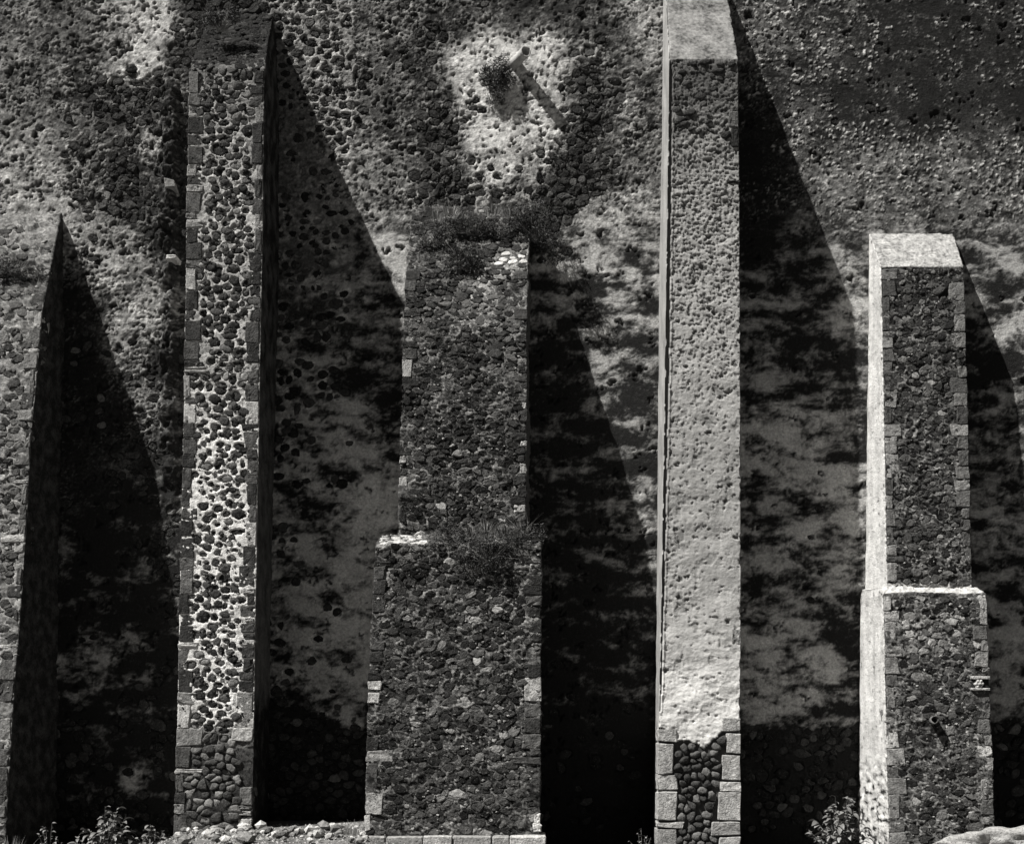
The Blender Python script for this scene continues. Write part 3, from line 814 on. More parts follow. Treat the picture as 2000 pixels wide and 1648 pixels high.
# ---- fourth buttress: plastered
R = random.Random(44)
b4 = empty('buttress', W(1370, 1640, 0.8)[:2] + (0,), 'tall narrow buttress with pale pitted plaster and bare stones at its foot', 'buttress', 'stone buttresses against the wall')
s4 = Shaft([(0, -45, 1298, 1415, 1296, 1413), (1.45, 116, 1307, 1441, 1294, 1413), (1.5, 500, 1302, 1445, 1288, 1413), (1.55, 1100, 1293, 1447, 1284, 1412), (1.58, 1400, 1287, 1446, 1281, 1412), (1.6, 1680, 1284, 1445, 1277, 1412)])
T4 = [(1375,20,.3),(1375,100,.3),(1375,135,.07),(1375,180,.13),(1375,240,.24),(1375,300,.33),(1375,380,.40),(1375,480,.44),(1375,600,.47),(1375,750,.47),(1375,900,.43),(1375,1000,.43),(1375,1100,.47),(1375,1200,.54),(1375,1280,.66),(1375,1340,.86),(1375,1420,.9)]
def base4(px):
    return np.interp(px, [1280, 1300, 1322, 1340, 1362, 1375, 1388, 1402, 1420, 1450], [1418, 1424, 1446, 1444, 1452, 1462, 1450, 1438, 1420, 1410])
def pits4(U, SS, px, py):
    dens = np.interp(py, [110, 160, 220, 420, 560, 700, 900, 1100, 1250, 1440], [.5, .6, .62, .55, .40, .26, .15, .10, .05, .0])
    wu = fbm(U / 0.06, SS / 0.05, 3, 9, 0.65); ws = fbm(U / 0.06, SS / 0.05, 3, 19, 0.65)
    w1, w2, wr = worley(U / 0.062 + 0.9 * wu, SS / 0.055 + 0.9 * ws, 601)
    v1, v2, vr = worley(U / 0.13 + 0.55 * wu, SS / 0.105 + 0.55 * ws, 611)
    p = sstep(0.50, 0.22, w1) * (wr < dens) * 0.6
    q = sstep(0.44, 0.22, v1) * (vr < dens * 0.36)
    g = fbm(U / 0.085, SS / 0.06, 4, 617, 0.6)
    sponge = sstep(0.30 - 0.42 * dens, 0.44 - 0.42 * dens, g) * sstep(0.12, 0.35, dens) * 0.75
    return np.maximum(np.maximum(p, q), sponge)
def h4(U, SS, FC, px, py, w):
    h = 0.03 * fbm(U / 0.6, SS / 0.5, 2, 621) + 0.007 * fbm(U / 0.14, SS / 0.10, 3, 623) + 0.006 * fbm(U / 0.05, SS / 0.04, 2, 625)
    lump = sstep(1150, 1300, py) * 0.015 * fbm(U / 0.20, SS / 0.13, 4, 631, 0.6)
    front = np.abs(FC) < 0.5
    cap = py < 116
    h = h * np.where(cap, 0.35, 1.0) + lump
    fl = sstep(0.16, 0.20, fbm(px / 32, py / 30, 5, 681, 0.6)) * (py > 420)
    h = np.where(front & ~cap, h - 0.028 * pits4(U, SS, px, py) - 0.010 * fl, h)
    # broken plaster edge along the left corner
    wv = 0.075 + 0.03 * fbm(SS / 0.25, SS * 0 + 3.3, 3, 641)
    wv = wv * np.interp(py, [116, 140, 700, 1100, 1380, 1400], [0.3, 0.9, 1.0, 0.7, 0.4, 0])
    slot = front & (U < wv) & (U > 0.012)
    h = np.where(slot, h * 0.3 - 0.055, h)
    rim = front & (U >= wv) & (U < wv + 0.03) & (py > 125) & (py < 1400)
    h = np.where(rim, h + 0.012, h)
    foot = front & (py > base4(px) + 5 * fbm(px / 9, py / 9, 3, 645))
    h = np.where(foot, 0.012 * fbm(U / 0.1, SS / 0.1, 3, 651) - 0.05, h)
    edge = np.abs(FC) == 0.5
    h = np.where(edge, -0.05 * sstep(0.12, 0.35, fbm(SS / 0.16, FC * 3, 3, 655)) + 0.02 * fbm(SS / 0.5, FC, 3, 657), h)
    return np.where(np.abs(FC) == 1, 0.35 * h, h)
def t4(U, SS, FC, px, py, h):
    a = control(T4, px, py, ys=2.0)[0]
    t = a * (1 + 0.25 * fbm(px / 45, py / 35, 4, 661) + 0.18 * fbm(px / 9, py / 8, 3, 663))
    front = np.abs(FC) < 0.5
    cap = py < 116
    t = np.where(front & ~cap, t * (1 - 0.72 * pits4(U, SS, px, py)), t)
    t = np.where(cap & front, 0.22 + 0.30 * fbm(px / 8, py / 5, 4, 665, 0.65) + 0.22 * fbm(px / 40, py / 25, 3, 668), t)
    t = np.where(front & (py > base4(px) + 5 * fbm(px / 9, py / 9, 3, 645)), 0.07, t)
    ck, _ = veins(px, py, 85.0, 671, 1.2, (0.0, 0.2))
    ck2 = sstep(0.75, 1.0, ck)
    t = np.where(front & ~cap, t * (1 + 0.22 * fbm(px / 9, py / 160, 4, 673)) * (1 - 0.45 * ck2), t)
    fl = sstep(0.16, 0.20, fbm(px / 32, py / 30, 5, 681, 0.6)) * (py > 420)
    t = np.where(front & ~cap, t * (1 - 0.28 * fl), t)
    slot = front & (h < -0.05) & (U < 0.16) & (py > 120) & (py < 1400)
    t = np.where(slot, 0.12, t)
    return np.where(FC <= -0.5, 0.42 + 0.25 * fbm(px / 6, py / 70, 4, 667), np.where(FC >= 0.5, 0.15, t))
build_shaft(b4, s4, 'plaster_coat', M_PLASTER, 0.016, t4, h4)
q4 = quoin_column(b4, s4, 'L', 1448, 1449, (20, 30), (20, 30), (.3, .4), R, special=[(1424,1448,36,.32),(1450,1512,28,.34),(1512,1543,36,.38),(1546,1601,38,.38),(1604,1616,50,.34),(1618,1672,38,.28)])
q4 += quoin_column(b4, s4, 'R', 1399, 1400, (20, 30), (20, 30), (.3, .4), R, special=[(1401,1428,38,.34),(1430,1471,26,.36),(1472,1524,34,.38),(1525,1544,38,.44),(1546,1602,42,.40),(1603,1631,56,.28),(1633,1672,40,.36)])
q4 += [quoin(b4, s4, 'R', *v, R) for v in ((218, 250, 18, .12), (252, 288, 14, .03), (352, 360, 20, .03), (1228, 1258, 17, .26))]
def k4(x, y, r): return y > float(base4(x)) + 9
it = rubble(b4, s4, 1425, 1676, 0.135, 0.115, R, q4, lambda x, y, r: 0.035 + 0.10 * r.random() ** 2, k4, joint=(0.002, 0.007), dome=(0.03, 0.05), lift=-0.025, tilt=0.22, dry=True, jit=0.95)
it += rubble(b4, s4, 118, 300, 0.17, 0.11, R, q4, lambda x, y, r: 0.03 + 0.05 * r.random(), lambda x, y, r: r.random() < np.interp(y, [118, 170, 300], [.9, .6, .1]), joint=(0.008, 0.03), dome=(0.015, 0.03), lift=-0.01, edge=0.09)
set_stones(b4, it, s4.map, M_STONE, smooth=True)

# ---- fifth buttress: two stages with white-limed flank
R = random.Random(55)
b5 = empty('buttress', W(1820, 1640, 0.8)[:2] + (0,), 'two-stage buttress with corner stones and a blinding white limed flank', 'buttress', 'stone buttresses against the wall')
s5u = Shaft([(0, 455, 1697, 1862, 1697, 1860), (0.73, 520, 1720, 1882, 1697, 1855), (0.95, 850, 1726, 1890, 1693, 1857), (1.15, 1150, 1732, 1898, 1690, 1860), (1.2, 1200, 1733, 1899, 1690, 1860)])
s5l = Shaft([(0.2, 1149, 1694, 1866, 1684, 1866), (1.22, 1147, 1732, 1910, 1682, 1868), (1.36, 1160, 1724, 1925, 1680, 1868), (1.6, 1400, 1729, 1934, 1678, 1868), (1.85, 1680, 1736, 1945, 1677, 1867)])
def t5(U, SS, FC, px, py, h):
    a = control([(1790,540,.12),(1800,650,.2),(1800,800,.2),(1800,1000,.2),(1800,1140,.3),(1820,1180,.3),(1820,1240,.42),(1820,1330,.22),(1820,1450,.25),(1820,1550,.35),(1820,1630,.3)], px, py)[0]
    l, r = veins(px, py, 17.0, 731); l2, r2 = veins(px, py, 9.5, 751)
    t = 0.28 * a - 0.03 + 0.22 * fbm(px / 11, py / 7, 4, 701, 0.7) + (0.38 * l + 0.26 * l2) * (0.4 + a) - 0.06 * (r < 0.35)
    cap = (py < 522) | ((py > 1140) & (py < 1157))
    t = np.where(cap & (np.abs(FC) < 0.5), 0.42 + 0.45 * fbm(px / 6, py / 3.2, 3, 703, 0.65) + 0.40 * fbm(px / 22, py / 9, 4, 704, 0.6) + 0.20 * (py > 1100), t)
    lf = 0.74 + 0.40 * fbm(px / 8, py / 70, 4, 705) + 0.20 * fbm(px / 6, py / 8, 4, 714, 0.65) - 0.5 * sstep(0.28, 0.5, fbm(px / 5, py / 12, 3, 712))
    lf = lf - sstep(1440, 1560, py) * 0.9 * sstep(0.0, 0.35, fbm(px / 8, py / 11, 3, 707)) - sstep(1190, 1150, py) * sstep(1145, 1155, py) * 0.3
    sp = sstep(-0.16, -0.02, U) * sstep(0.15, 0.4, fbm(px / 4, py / 9, 3, 709))
    lf = lf - 0.6 * sp
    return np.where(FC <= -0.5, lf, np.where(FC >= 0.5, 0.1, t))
def h5(U, SS, FC, px, py, w):
    h = 0.03 * fbm(U / 0.9, SS / 0.9, 2, 711) + 0.022 * fbm(U / 0.2, SS / 0.14, 3, 713) + 0.012 * fbm(U / 0.06, SS / 0.05, 2, 715)
    l, r = veins(px, py, 17.0, 731); l2, r2 = veins(px, py, 9.5, 751)
    h = h + 0.010 * l + 0.006 * l2 + 0.022 * (r - 0.5) + 0.012 * (r2 - 0.5)
    sm = 0.015 * fbm(U / 0.5, SS / 0.5, 2, 717) + 0.008 * fbm(U / 0.15, SS / 0.15, 3, 719)
    low = sstep(1440, 1560, py) * 0.06 * fbm(U / 0.3, SS / 0.25, 3, 721)
    h = np.where(np.abs(FC) == 0.5, h * 0.6 - 0.04 * sstep(0.15, 0.4, fbm(SS / 0.2, FC * 3, 3, 725)), h)
    sm = np.where(FC == -0.5, h, sm)
    return np.where(FC <= -0.5, sm + low, np.where(py < 522, 0.5 * h, h))
q5 = quoin_column(b5, s5u, 'L', 524, 1144, (22, 38), (15, 34), (0.07, 0.22), R, special=[(828,853,36,.22),(886,935,28,.26),(1098,1136,22,.24)], skip=0.08, flush=True)
q5 += quoin_column(b5, s5u, 'R', 524, 1144, (22, 36), (12, 32), (0.06, 0.22), R, special=[(830,852,34,.24)], skip=0.12)
q5l = quoin_column(b5, s5l, 'L', 1162, 1664, (22, 48), (16, 38), (0.09, 0.28), R, special=[(1163,1192,16,.3),(1192,1215,32,.3),(1412,1462,26,.42),(1462,1495,36,.26)], skip=0.12, flush=True)
q5l += quoin_column(b5, s5l, 'R', 1162, 1312, (20, 36), (12, 30), (0.08, 0.28), R, special=[(1163,1190,14,.34)], skip=0.1)
q5l += quoin_column(b5, s5l, 'R', 1350, 1664, (20, 36), (12, 32), (0.08, 0.28), R, special=[(1455,1478,26,.40),(1520,1560,24,.2)], skip=0.12)
def tn5(x, y, r):
    v = 0.026 + 0.085 * r.random() ** 1.7
    if r.random() < 0.2: v = 0.018
    if r.random() < 0.05: v += 0.15
    v *= float(np.clip(1 + 1.3 * fbm(np.array([x / 60.0]), np.array([y / 45.0]), 3, 527)[0], 0.4, 1.9))
    if 1760 < x < 1880 and 1200 < y < 1275 and r.random() < 0.6: v = 0.16 + 0.16 * r.random()
    if y > 1560 and r.random() < 0.15: v += 0.15
    return v
def k5(x, y, r): return not (x > 1892 and 1312 < y < 1350)
it = rubble(b5, s5u, 524, 1150, 0.15, 0.10, R, q5, tn5, joint=(0.0, 0.022), dome=(0.006, 0.020), lift=-0.008, tilt=0.20, jit=1.15, sinkvar=0.022, rough=0.22)
build_shaft(b5, s5u, 'upper_stage_body', M_LIMED, 0.018, t5, h5, sockets=it, depth=0.016, rim=0.008, rimtone=0.06)
set_stones(b5, it, s5u.map, M_STONE, limit=140)
it = rubble(b5, s5l, 1162, 1670, 0.165, 0.11, R, q5l, tn5, k5, joint=(0.0, 0.022), dome=(0.006, 0.020), lift=-0.008, tilt=0.20, jit=1.15, sinkvar=0.022, rough=0.22)
build_shaft(b5, s5l, 'lower_stage_body', M_LIMED, 0.018, t5, h5, sockets=it, depth=0.016, rim=0.008, rimtone=0.07)
set_stones(b5, it, s5l.map, M_STONE, limit=160)
chips(b5, s5u, 526, 1145, 260, (0.010, 0.030), (0.06, 0.38), R)
chips(b5, s5l, 1166, 1660, 300, (0.010, 0.030), (0.06, 0.42), R)

# ------------------------------------------------------------------ GROUND
def ground_z(x, y):
    px = CX + x * S
    g = np.interp(px, [-400, 100, 330, 420, 720, 900, 1060, 1200, 2400], [-0.32, -0.32, -0.22, 0.10, 0.12, -0.05, -0.30, -0.34, -0.30])
    return g + 0.05 * fbm(x / 1.2, y / 1.2, 3, 801)
def build_ground():
    xs = np.concatenate([[-200, -100, -50, -30], np.arange(-16, 16.01, 0.2), [30, 50, 100, 200]])
    ys = np.concatenate([[-300, -150, -80, -40], np.arange(-24, 0.5, 0.2)])
    X, Y = np.meshgrid(xs, ys)
    Z = ground_z(X, Y)
    near = sstep(-7, -3, Y)
    Z = Z + 0.02 * fbm(X / 0.25, Y / 0.25, 3, 803)
    Z = Z * 1.0 - (1 - near) * 0.1
    tone = 0.25 + 0.5 * fbm(X / 0.8, Y / 0.8, 4, 805)
    idx = np.arange(X.size).reshape(X.shape)
    F = np.stack([idx[:-1, :-1], idx[:-1, 1:], idx[1:, 1:], idx[1:, :-1]], -1).reshape(-1, 4)
    o = add('ground', mesh_np('ground', np.stack([X, Y, Z], -1).reshape(-1, 3), F, M_GROUND, np.clip(tone, 0, 1).ravel()))
    o['kind'] = 'structure'; o['label'] = 'dry stony earth along the foot of the wall'
build_ground()

# ------------------------------------------------------------------ SMALL PARTS OF THE MASONRY
def tube_mesh(name, p0, p1, r0, r1, mat, tone, wall_t=0.02, nseg=14, jag=0.0, rng=None, open_top=0.0):
    """Hollow pipe from p0 (in the wall) to p1 (mouth)."""
    p0 = Vector(p0); p1 = Vector(p1); d = (p1 - p0)
    q = d.to_track_quat('Z', 'Y')
    V = []; F = []
    rings = [(0.0, r0), (0.35, (r0 + r1) / 2 * 1.02), (0.7, r1 * 0.98), (1.0, r1), (1.0, r1 - wall_t), (0.3, r1 - wall_t * 1.1)]
    for k, (t, r) in enumerate(rings):
        for i in range(nseg):
            a = 2 * math.pi * i / nseg
            jr = 1 + (rng.random() - 0.5) * jag if rng else 1
            v = q @ Vector((math.cos(a) * r * jr, math.sin(a) * r * jr, d.length * t + ((rng.random() - 0.5) * jag * 0.2 if rng and k in (3, 4) else 0)))
            V.append(tuple(p0 + v))
    for k in range(len(rings) - 1):
        for i in range(nseg):
            j = (i + 1) % nseg
            F.append((k * nseg + i, k * nseg + j, (k + 1) * nseg + j, (k + 1) * nseg + i))
    k = len(rings) - 1
    F.append(tuple(k * nseg + i for i in range(nseg)))
    return mesh_np(name, V, F, mat, tone)

rng = random.Random(7)
a0 = W(996, 132, -0.15); a1 = W(1027, 101, 0.44)
sp = add('water_spout', tube_mesh('water_spout', a0, a1, 0.10, 0.095, M_SPOUT, 0.40, jag=0.12, rng=rng), wall)
sp['label'] = 'clay water spout jutting from the pale patch of the wall'
c = np.array(b5.location)
p = np.array(W(1820, 1407, 1.45)); q = np.array(W(1826, 1405, 1.80))
sp2 = add('water_spout', tube_mesh('water_spout', p - c, q - c, 0.080, 0.070, M_SPOUT, 0.14, jag=0.25, rng=rng), b5)
def block(name, thing, x0, x1, y0, y1, D0, D1, tone, mat=M_QUOIN, bev=0.012, parent=None, jit=0.01, seed=0):
    """A block between photo columns and rows on the plane at depth D1, reaching back to depth D0."""
    r = rng_ = random.Random(seed)
    j = lambda q: (r.random() * 2 - 1) * q
    A = W(x0, y0, D1); B = W(x1, y1, D1)
    bm = bmesh.new()
    vs_ = []
    for zz in (B[2], A[2]):
        for (xx, yy) in ((A[0], -D0), (B[0], -D0), (B[0], -D1), (A[0], -D1)):
            vs_.append((xx + (r.random() - .5) * jit, yy + (r.random() - .5) * jit, zz + (r.random() - .5) * jit))
    V = np.array(vs_); o = V.mean(0)
    bv = [bm.verts.new(tuple(v - o)) for v in V]
    for f in ((3, 2, 1, 0), (4, 5, 6, 7), (0, 1, 5, 4), (1, 2, 6, 5), (2, 3, 7, 6), (3, 0, 4, 7)):
        bm.faces.new([bv[i] for i in f])
    bmesh.ops.recalc_face_normals(bm, faces=bm.faces[:])
    bmesh.ops.subdivide_edges(bm, edges=bm.edges[:], cuts=2, use_grid_fill=True)
    for v in bm.verts:
        v.co += Vector((j(bev * 0.4), j(bev * 0.4), j(bev * 0.4)))
    bmesh.ops.bevel(bm, geom=[e for e in bm.edges if e.is_manifold and e.calc_face_angle() > 1.0], offset=bev * r.uniform(0.7, 1.6), segments=1, affect='EDGES')
    me = bpy.data.meshes.new(name); bm.to_mesh(me); bm.free()
    a = me.attributes.new('tone', 'FLOAT', 'POINT'); a.data.foreach_set('value', np.full(len(me.vertices), tone, np.float32))
    me.materials.append(mat)
    par = parent or thing
    pl = np.array(par.location) if parent is None else np.array(thing.location) + np.array(parent.location)
    return add(name, me, par, tuple(o - pl))

# little niche with a carved rosette at the right corner of the fifth buttress
block('niche_lintel', b5, 1899, 1934, 1320, 1326, 1.25, 1.63, 0.36, bev=0.006)
nb = block('niche_back', b5, 1900, 1931, 1326, 1344, 1.2, 1.585, 0.02, mat=M_STONE, bev=0.004)
block('niche_sill', b5, 1899, 1934, 1343, 1348, 1.25, 1.63, 0.36, bev=0.006)
def rosette():
    V = []; F = []
    n = 48
    prof = []
    for k, rr in enumerate((0.0, 0.25, 0.33, 0.6, 0.85, 1.0)):
        for i in range(n):
            a = 2 * math.pi * i / n
            pet = 0.80 + 0.20 * abs(math.cos(3 * a))
            r = 0.085 * rr * (pet if rr > 0.35 else 1)
            h = (0.055, 0.05, 0.015, 0.045, 0.035, -0.01)[k] * (1 if rr < 0.4 else 0.55 + 0.45 * abs(math.cos(3 * a)))
            V.append((r * math.cos(a), -h, r * math.sin(a)))
    for k in range(5):
        for i in range(n):
            j = (i + 1) % n
            F.append((k * n + i, k * n + j, (k + 1) * n + j, (k + 1) * n + i))
    return mesh_np('carved_rosette', V, F, M_QUOIN, 0.5)
p = np.array(W(1912, 1335, 1.59))
ro = add('carved_rosette', rosette(), b5, tuple(p - np.array(b5.location)))
ro['label'] = 'small carved stone rosette in the corner niche'
# footing slabs under the third buttress
rng = random.Random(71)
x = 706
while x < 1062:
    w_ = rng.uniform(34, 80)
    block('footing_slab', b3, x, min(x + w_ - 1.5, 1066), 1633 + rng.uniform(-1, 1), 1690, 2.2, 2.80 + rng.uniform(-.03, .03), rng.choice((.18, .3, .42, .5)), seed=int(x), jit=0.02)
    x += w_

# ------------------------------------------------------------------ PLANTS
def grass_mesh(name, n, height, spread, rng, mat, lean=(0, -0.2, 0), droop=0.5, width=0.006):
    V = []; F = []
    for i in range(n):
        a = rng.random() * 2 * math.pi; r = spread * math.sqrt(rng.random())
        b = np.array([math.cos(a) * r, math.sin(a) * r * 0.5, 0.0])
        hgt = height * rng.uniform(0.45, 1.0)
        d = np.array([math.cos(a) * 0.5 * rng.random() + lean[0], math.sin(a) * 0.4 * rng.random() + lean[1], 1.0 + lean[2]])
        d /= np.linalg.norm(d)
        sidev = np.array([math.cos(a + 1.57), 0.3 * math.sin(a), 0]) * width * rng.uniform(.6, 1.3)
        k0 = len(V); N = 5
        out = np.array([d[0], d[1], 0]) * 1.2
        for k in range(N):
            t = k / (N - 1)
            p = b + d * hgt * t + (out - np.array([0, 0, droop])) * hgt * t * t * 0.5
            wv = sidev * (1 - 0.9 * t)
            V.append(p - wv); V.append(p + wv)
        for k in range(N - 1):
            F.append((k0 + 2 * k, k0 + 2 * k + 1, k0 + 2 * k + 3, k0 + 2 * k + 2))
    return mesh_np(name, np.array(V), F, mat)

def bush_mesh(n, size, rng, mat, leaf=0.03, squash=(1, .6, 1)):
    """Many small leaves spread through an uneven volume."""
    V = []; F = []
    lobes = [(np.array([rng.uniform(-.6, .6), rng.uniform(-.5, .5), rng.uniform(-.5, .6)]), rng.uniform(.35, .6)) for _ in range(7)]
    for i in range(n):
        c, r = rng.choice(lobes)
        while True:
            v = np.array([rng.uniform(-1, 1) for _ in range(3)])
            if np.linalg.norm(v) < 1: break
        p = (c + v * r) * size * np.array(squash)
        ax = np.array([rng.gauss(0, 1) for _ in range(3)]); ax /= np.linalg.norm(ax)
        up = np.array([rng.gauss(0, 1) for _ in range(3)]); sd = np.cross(ax, up); sd /= np.linalg.norm(sd) + 1e-9
        l = leaf * rng.uniform(.6, 1.5); w = l * 0.22
        k = len(V)
        V += [p - ax * l, p + sd * w, p + ax * l, p - sd * w]
        F.append((k, k + 1, k + 2, k + 3))
    return mesh_np('foliage', np.array(V), F, mat, smooth=False)

def twig_mesh(n, size, rng, mat, r=0.004, squash=(1, .6, 1)):
    V = []; F = []
    for i in range(n):
        e = np.array([rng.uniform(-1, 1), rng.uniform(-.9, .3), rng.uniform(-.3, 1.1)]) * size * np.array(squash)
        p0 = np.array([rng.uniform(-.2, .2) * size, 0.02, -0.25 * size]); m = (p0 + e) / 2 + np.array([rng.uniform(-.1, .1) * size, 0, rng.uniform(0, .15) * size])
        k = len(V)
        for p, rr in ((p0, r), (m, r * .8), (e, r * .3)):
            for a in range(3):
                V.append(p + rr * np.array([math.cos(2.09 * a), math.sin(2.09 * a), 0.3 * math.cos(2.09 * a)]))
        for q in (0, 3):
            for a in range(3):
                b = (a + 1) % 3
                F.append((k + q + a, k + q + b, k + q + 3 + b, k + q + 3 + a))
    return mesh_np('twigs', np.array(V), F, mat)

def bush(px, py, D, size, n, rng, label, group, mat=None, squash=(1, .6, 1), leaf=0.03, twigs=30):
    loc = W(px, py, D)
    t = empty('weed_bush', loc, label, 'bush', group)
    f = add('foliage', bush_mesh(n, size, rng, mat or M_WEED, leaf, squash), t); f['kind'] = 'stuff'
    add('twigs', twig_mesh(twigs, size, rng, M_DRY, squash=squash), t)
    return t

def tuft(px, py, D, n, h, spread, rng, label, group, mat=None, **k):
    o = add('grass_tuft', grass_mesh('grass_tuft', n, h, spread, rng, mat or M_DRY, **k), None, W(px, py, D))
    o['label'] = label; o['category'] = 'grass'; o['group'] = group
    return o

rng = random.Random(91)
G_ = 'bushes on the masonry'
bush(968, 165, 0.14, 0.46, 2600, rng, 'dark scraggly bush rooted in the wall below the clay water spout', G_, squash=(.75, .35, 1.1), leaf=0.028)
bush(432, 50, 1.0, 0.42, 1500, rng, 'small dark bush on the crumbling top of the white-mortared buttress', G_, leaf=0.026, squash=(.9, .6, .8))
bush(925, 445, 0.55, 0.50, 2200, rng, 'wide dark bush on the broken top of the broad buttress', G_, squash=(1.5, .4, .6), leaf=0.028)
bush(1045, 455, 0.45, 0.62, 3600, rng, 'dark bush hanging over the upper right corner of the broad buttress', G_, squash=(.9, .5, 1.0), leaf=0.028)
bush(905, 515, 0.92, 0.42, 1600, rng, 'dark bush clinging just below the top of the broad buttress', G_, squash=(1.1, .25, .9), leaf=0.028)
bush(835, 470, 0.7, 0.36, 1100, rng, 'low dark weeds at the upper left corner of the broad buttress', G_, squash=(1.0, .3, .8), leaf=0.026)
bush(880, 1052, 2.05, 0.36, 1800, rng, 'round dark bush at the left of the overgrown ledge of the broad buttress', G_, leaf=0.026)
bush(1022, 1042, 2.0, 0.38, 1600, rng, 'dark bush at the right corner of the overgrown ledge of the broad buttress', G_, leaf=0.026)
bush(950, 1085, 2.3, 0.50, 2200, rng, 'dark weeds hanging down from the middle of the overgrown ledge', G_, squash=(1.3, .25, .8), leaf=0.026)
bush(30, 525, 0.80, 0.42, 1300, rng, 'dark bush on the sloping buttress at the left edge', G_, squash=(1.3, .3, .7), leaf=0.026)
for i, (px, py, D, h) in enumerate([(850, 430, .4, .3), (880, 425, .35, .35), (960, 420, .35, .4), (1000, 425, .35, .35)]):
    tuft(px, py, D, 90, h, 0.16, rng, ('leftmost dry grass tuft', 'second dry grass tuft from the left', 'third dry grass tuft from the left', 'rightmost dry grass tuft')[i] + ' on the broken top of the broad buttress', 'grass tufts on the broad buttress top')
for i, (px, py, D, h) in enumerate([(920, 1050, 2.0, .32), (950, 1046, 2.0, .4), (985, 1050, 2.0, .38), (1005, 1050, 2.05, .25)]):
    tuft(px, py, D, 110, h, 0.16, rng, ('leftmost dry grass tuft', 'second dry grass tuft from the left', 'third dry grass tuft from the left', 'rightmost dry grass tuft')[i] + ' on the overgrown ledge of the broad buttress', 'grass tufts on the broad buttress ledge')

LEAF = []
def leaf_mesh(seed):
    r = random.Random(seed)
    V = []; F = []
    N = 6
    for k in range(N):
        t = k / (N - 1)
        w = 0.30 * math.sin(math.pi * min(1, t * 0.93 + 0.05)) ** 0.8 * (1 - 0.25 * t)
        z = 0.18 * math.sin(t * 2.2) - 0.35 * t * t
        V += [(-w, t, z + 0.10 * w * 3), (0, t, z), (w, t, z + 0.10 * w * 3 + 0.03 * r.uniform(-1, 1))]
    for k in range(N - 1):
        for j in (0, 1):
            F.append((3 * k + j, 3 * k + j + 1, 3 * k + j + 4, 3 * k + j + 3))
    return mesh_np('leaf', np.array(V), F, M_LEAF)
LEAF = [leaf_mesh(i) for i in range(4)]

def leafy_plant(name, px, py_base, D, stems, height, spread, leaf_len, per, rng, label, cat='shrub', group=None):
    x, y, z = W(px, py_base, D)
    t = empty(name, (x, y, z), label, cat, group)
    for s_ in range(stems):
        a = rng.random() * 2 * math.pi
        rr = spread * math.sqrt((s_ + 0.5) / stems)
        hgt = height * (1 - 0.55 * (rr / spread) ** 2) * rng.uniform(0.8, 1.05)
        end = np.array([math.cos(a) * rr, math.sin(a) * rr * 0.7, hgt])
        st0 = np.array([math.cos(a) * rr * 0.2, math.sin(a) * rr * 0.2, 0])
        pts = [st0 + (end - st0) * t_ + np.array([0, 0, 0.12 * hgt * math.sin(math.pi * t_)]) for t_ in np.linspace(0, 1, 5)]
        V = []; F = []
        for k, p in enumerate(pts):
            r_ = 0.009 * (1 - 0.7 * k / 4)
            for q in range(4):
                V.append(p + r_ * np.array([math.cos(1.57 * q), math.sin(1.57 * q), 0]))
        for k in range(4):
            for q in range(4):
                F.append((4 * k + q, 4 * k + (q + 1) % 4, 4 * k + 4 + (q + 1) % 4, 4 * k + 4 + q))
        add('stem', mesh_np('stem', np.array(V), F, M_STEM), t)
        for i in range(per):
            tt = 0.25 + 0.75 * (i + rng.random()) / per
            k = min(3, int(tt * 4)); f = tt * 4 - k
            p = pts[k] * (1 - f) + pts[min(4, k + 1)] * f
            o = add('leaf', LEAF[rng.randrange(4)], t, tuple(p))
            o.rotation_euler = (rng.uniform(-0.5, 0.5), rng.uniform(-.5, .5), a - 1.57 + rng.uniform(-1.9, 1.9))
            l = leaf_len * rng.uniform(0.6, 1.15)
            o.scale = (l, l, l)
    return t
rng = random.Random(17)
leafy_plant('leafy_shrub', 1640, 1690, 2.3, 27, 1.12, 0.55, 0.145, 11, rng, 'leafy shrub against the white flank of the rightmost buttress')
leafy_plant('leafy_shrub', 205, 1688, 2.2, 24, 0.92, 0.52, 0.15, 11, rng, 'low bright-leaved plant at the foot of the dark bay on the left', 'plant')
leafy_plant('leafy_shrub', 300, 1688, 2.3, 13, 0.70, 0.34, 0.13, 9, rng, 'smaller low plant beside the foot of the white-mortared buttress', 'plant')
leafy_plant('weed_plant', 95, 1686, 2.2, 8, 0.70, 0.22, 0.07, 9, rng, 'thin weed between the left edge buttress and the low leafy plant', 'plant')
leafy_plant('weed_plant', 1255, 1686, 2.2, 8, 0.62, 0.24, 0.05, 7, rng, 'thin flowering weed in the black bay left of the plastered buttress', 'plant')
tuft(690, 1632, 2.2, 130, 0.34, 0.22, rng, 'dry pale grass tuft left of the foot of the broad buttress', 'grass tufts on the ground', droop=.3)
tuft(655, 1638, 2.1, 60, 0.2, 0.2, rng, 'short sparse dry grass in the rubble between two buttresses', 'grass tufts on the ground', droop=.3)
tuft(20, 1680, 2.3, 130, 0.5, 0.25, rng, 'short grass tuft at the foot of the left edge buttress', 'grass tufts on the ground', droop=.3)

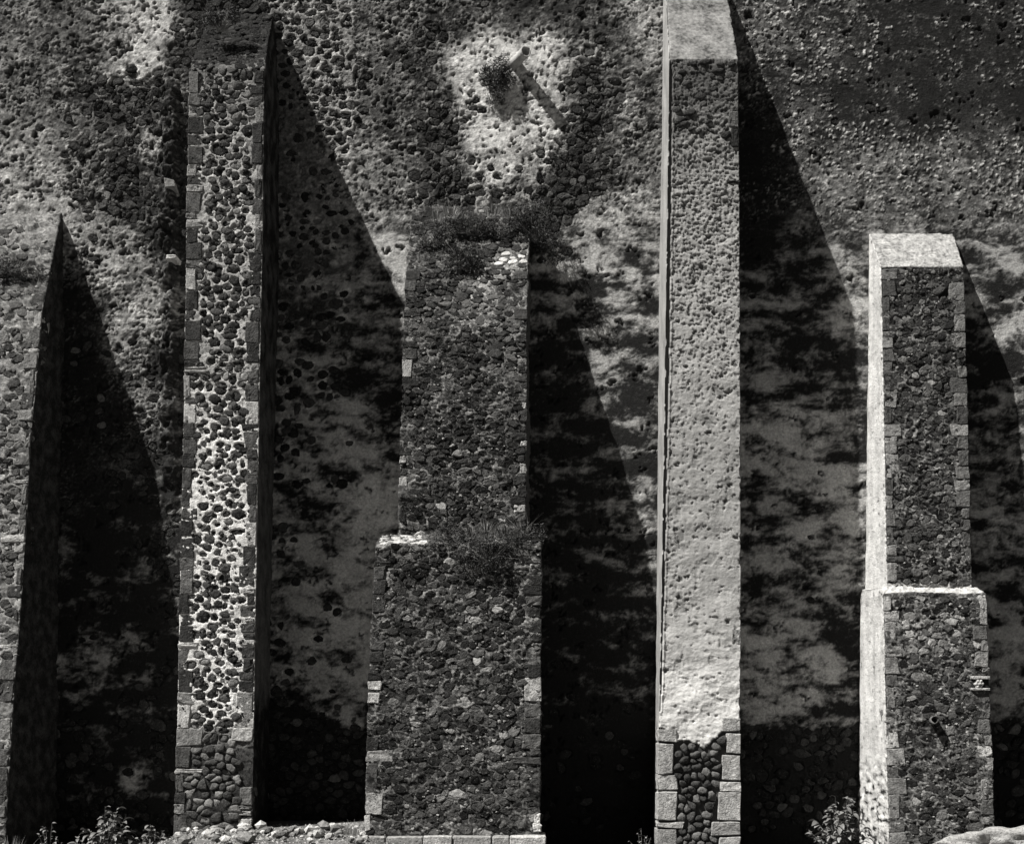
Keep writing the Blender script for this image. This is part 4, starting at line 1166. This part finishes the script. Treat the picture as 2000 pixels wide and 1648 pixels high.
# ------------------------------------------------------------------ LOOSE STONES
def rock_mesh(seed, n=2, rough=0.42, flat=0.7, tone=0.4):
    r = random.Random(seed)
    bm = bmesh.new(); bmesh.ops.create_icosphere(bm, subdivisions=n, radius=1.0)
    off = np.array([r.uniform(0, 50) for _ in range(3)])
    for v in bm.verts:
        p = np.array(v.co)
        d = 1 + rough * float(fbm(np.array([p[0] * 1.1 + off[0]]), np.array([p[1] * 1.1 + p[2] * 1.3 + off[1]]), 3, seed)[0]) * 1.6
        v.co = Vector((p[0] * d * 1.15, p[1] * d, p[2] * d * flat))
    me = bpy.data.meshes.new('loose_stone'); bm.to_mesh(me); bm.free()
    me.polygons.foreach_set('use_smooth', np.full(len(me.polygons), n > 2, dtype=bool))
    a = me.attributes.new('tone', 'FLOAT', 'POINT'); a.data.foreach_set('value', np.full(len(me.vertices), tone, np.float32))
    me.materials.append(M_STONE)
    return me
rng = random.Random(29)
ROCKS = [rock_mesh(i, 1, tone=t) for i, t in enumerate((.12, .22, .32, .44, .17, .5))]
for i in range(120):
    px = rng.uniform(470, 715) if i % 4 else rng.uniform(345, 480); D = rng.uniform(1.45, 3.4)
    x = (px - CX) / S * (L - D) / L
    r = 0.03 + 0.085 * rng.random() ** 1.6
    z = float(ground_z(np.array([x]), np.array([-D]))[0]) + r * 0.35 + 0.03
    o = add('loose_stone', ROCKS[rng.randrange(6)], None, (x, -D, z))
    o.scale = (r, r, r); o.rotation_euler = (rng.uniform(-.3, .3), rng.uniform(-.3, .3), rng.uniform(0, 6.28))
    o['label'] = 'pale loose stone in the rubble at the foot of the white-mortared buttress'; o['category'] = 'stone'; o['group'] = 'loose rubble stones'
rock = rock_mesh(99, 5, rough=0.7, flat=0.5, tone=0.32)
x, y, z = W(1945, 1655, 3.2)
rock.materials[0] = M_BOULDER
o = add('boulder', rock, None, (x, y, z - 0.05)); o.scale = (0.72, 0.5, 0.62)
o['label'] = 'pale pitted boulder at the lower right corner'; o['category'] = 'boulder'
# gravel
def gravel():
    r = random.Random(3)
    P = np.array([[0, 0, 1], [1, 0, 0], [-.5, .87, 0], [-.5, -.87, 0]]) 
    V = []; F = []; T = []
    for i in range(14000):
        x = r.uniform(-9.6, 9.6); y = -r.uniform(0.6, 4.2)
        s_ = r.uniform(0.012, 0.04)
        a = r.random() * 6.28; ca, sa = math.cos(a), math.sin(a)
        z = float(np.interp(x, [-9.6, 9.6], [0, 0]))
        k = len(V)
        for p in P:
            V.append([x + s_ * (ca * p[0] - sa * p[1]), y + s_ * (sa * p[0] + ca * p[1]), s_ * p[2] * 0.8])
        F += [(k, k + 1, k + 2), (k, k + 2, k + 3), (k, k + 3, k + 1)]
        T += [r.choice((.2, .3, .4, .12))] * 4
    V = np.array(V)
    V[:, 2] += ground_z(V[:, 0], V[:, 1]) - 0.005
    o = add('gravel', mesh_np('gravel', V, F, M_STONE, np.array(T), smooth=False))
    o['kind'] = 'stuff'; o['label'] = 'scattered gravel on the dry earth along the wall'; o['category'] = 'gravel'
gravel()

# pale wedge of stone sticking out of the dark stub beside the second buttress
block('projecting_stone', wall, 324, 343, 497, 505, 0.05, 0.42, 0.5, jit=0.03, seed=4)
block('projecting_stone', wall, 322, 340, 350, 366, 0.0, 0.30, 0.22, jit=0.05, seed=8)
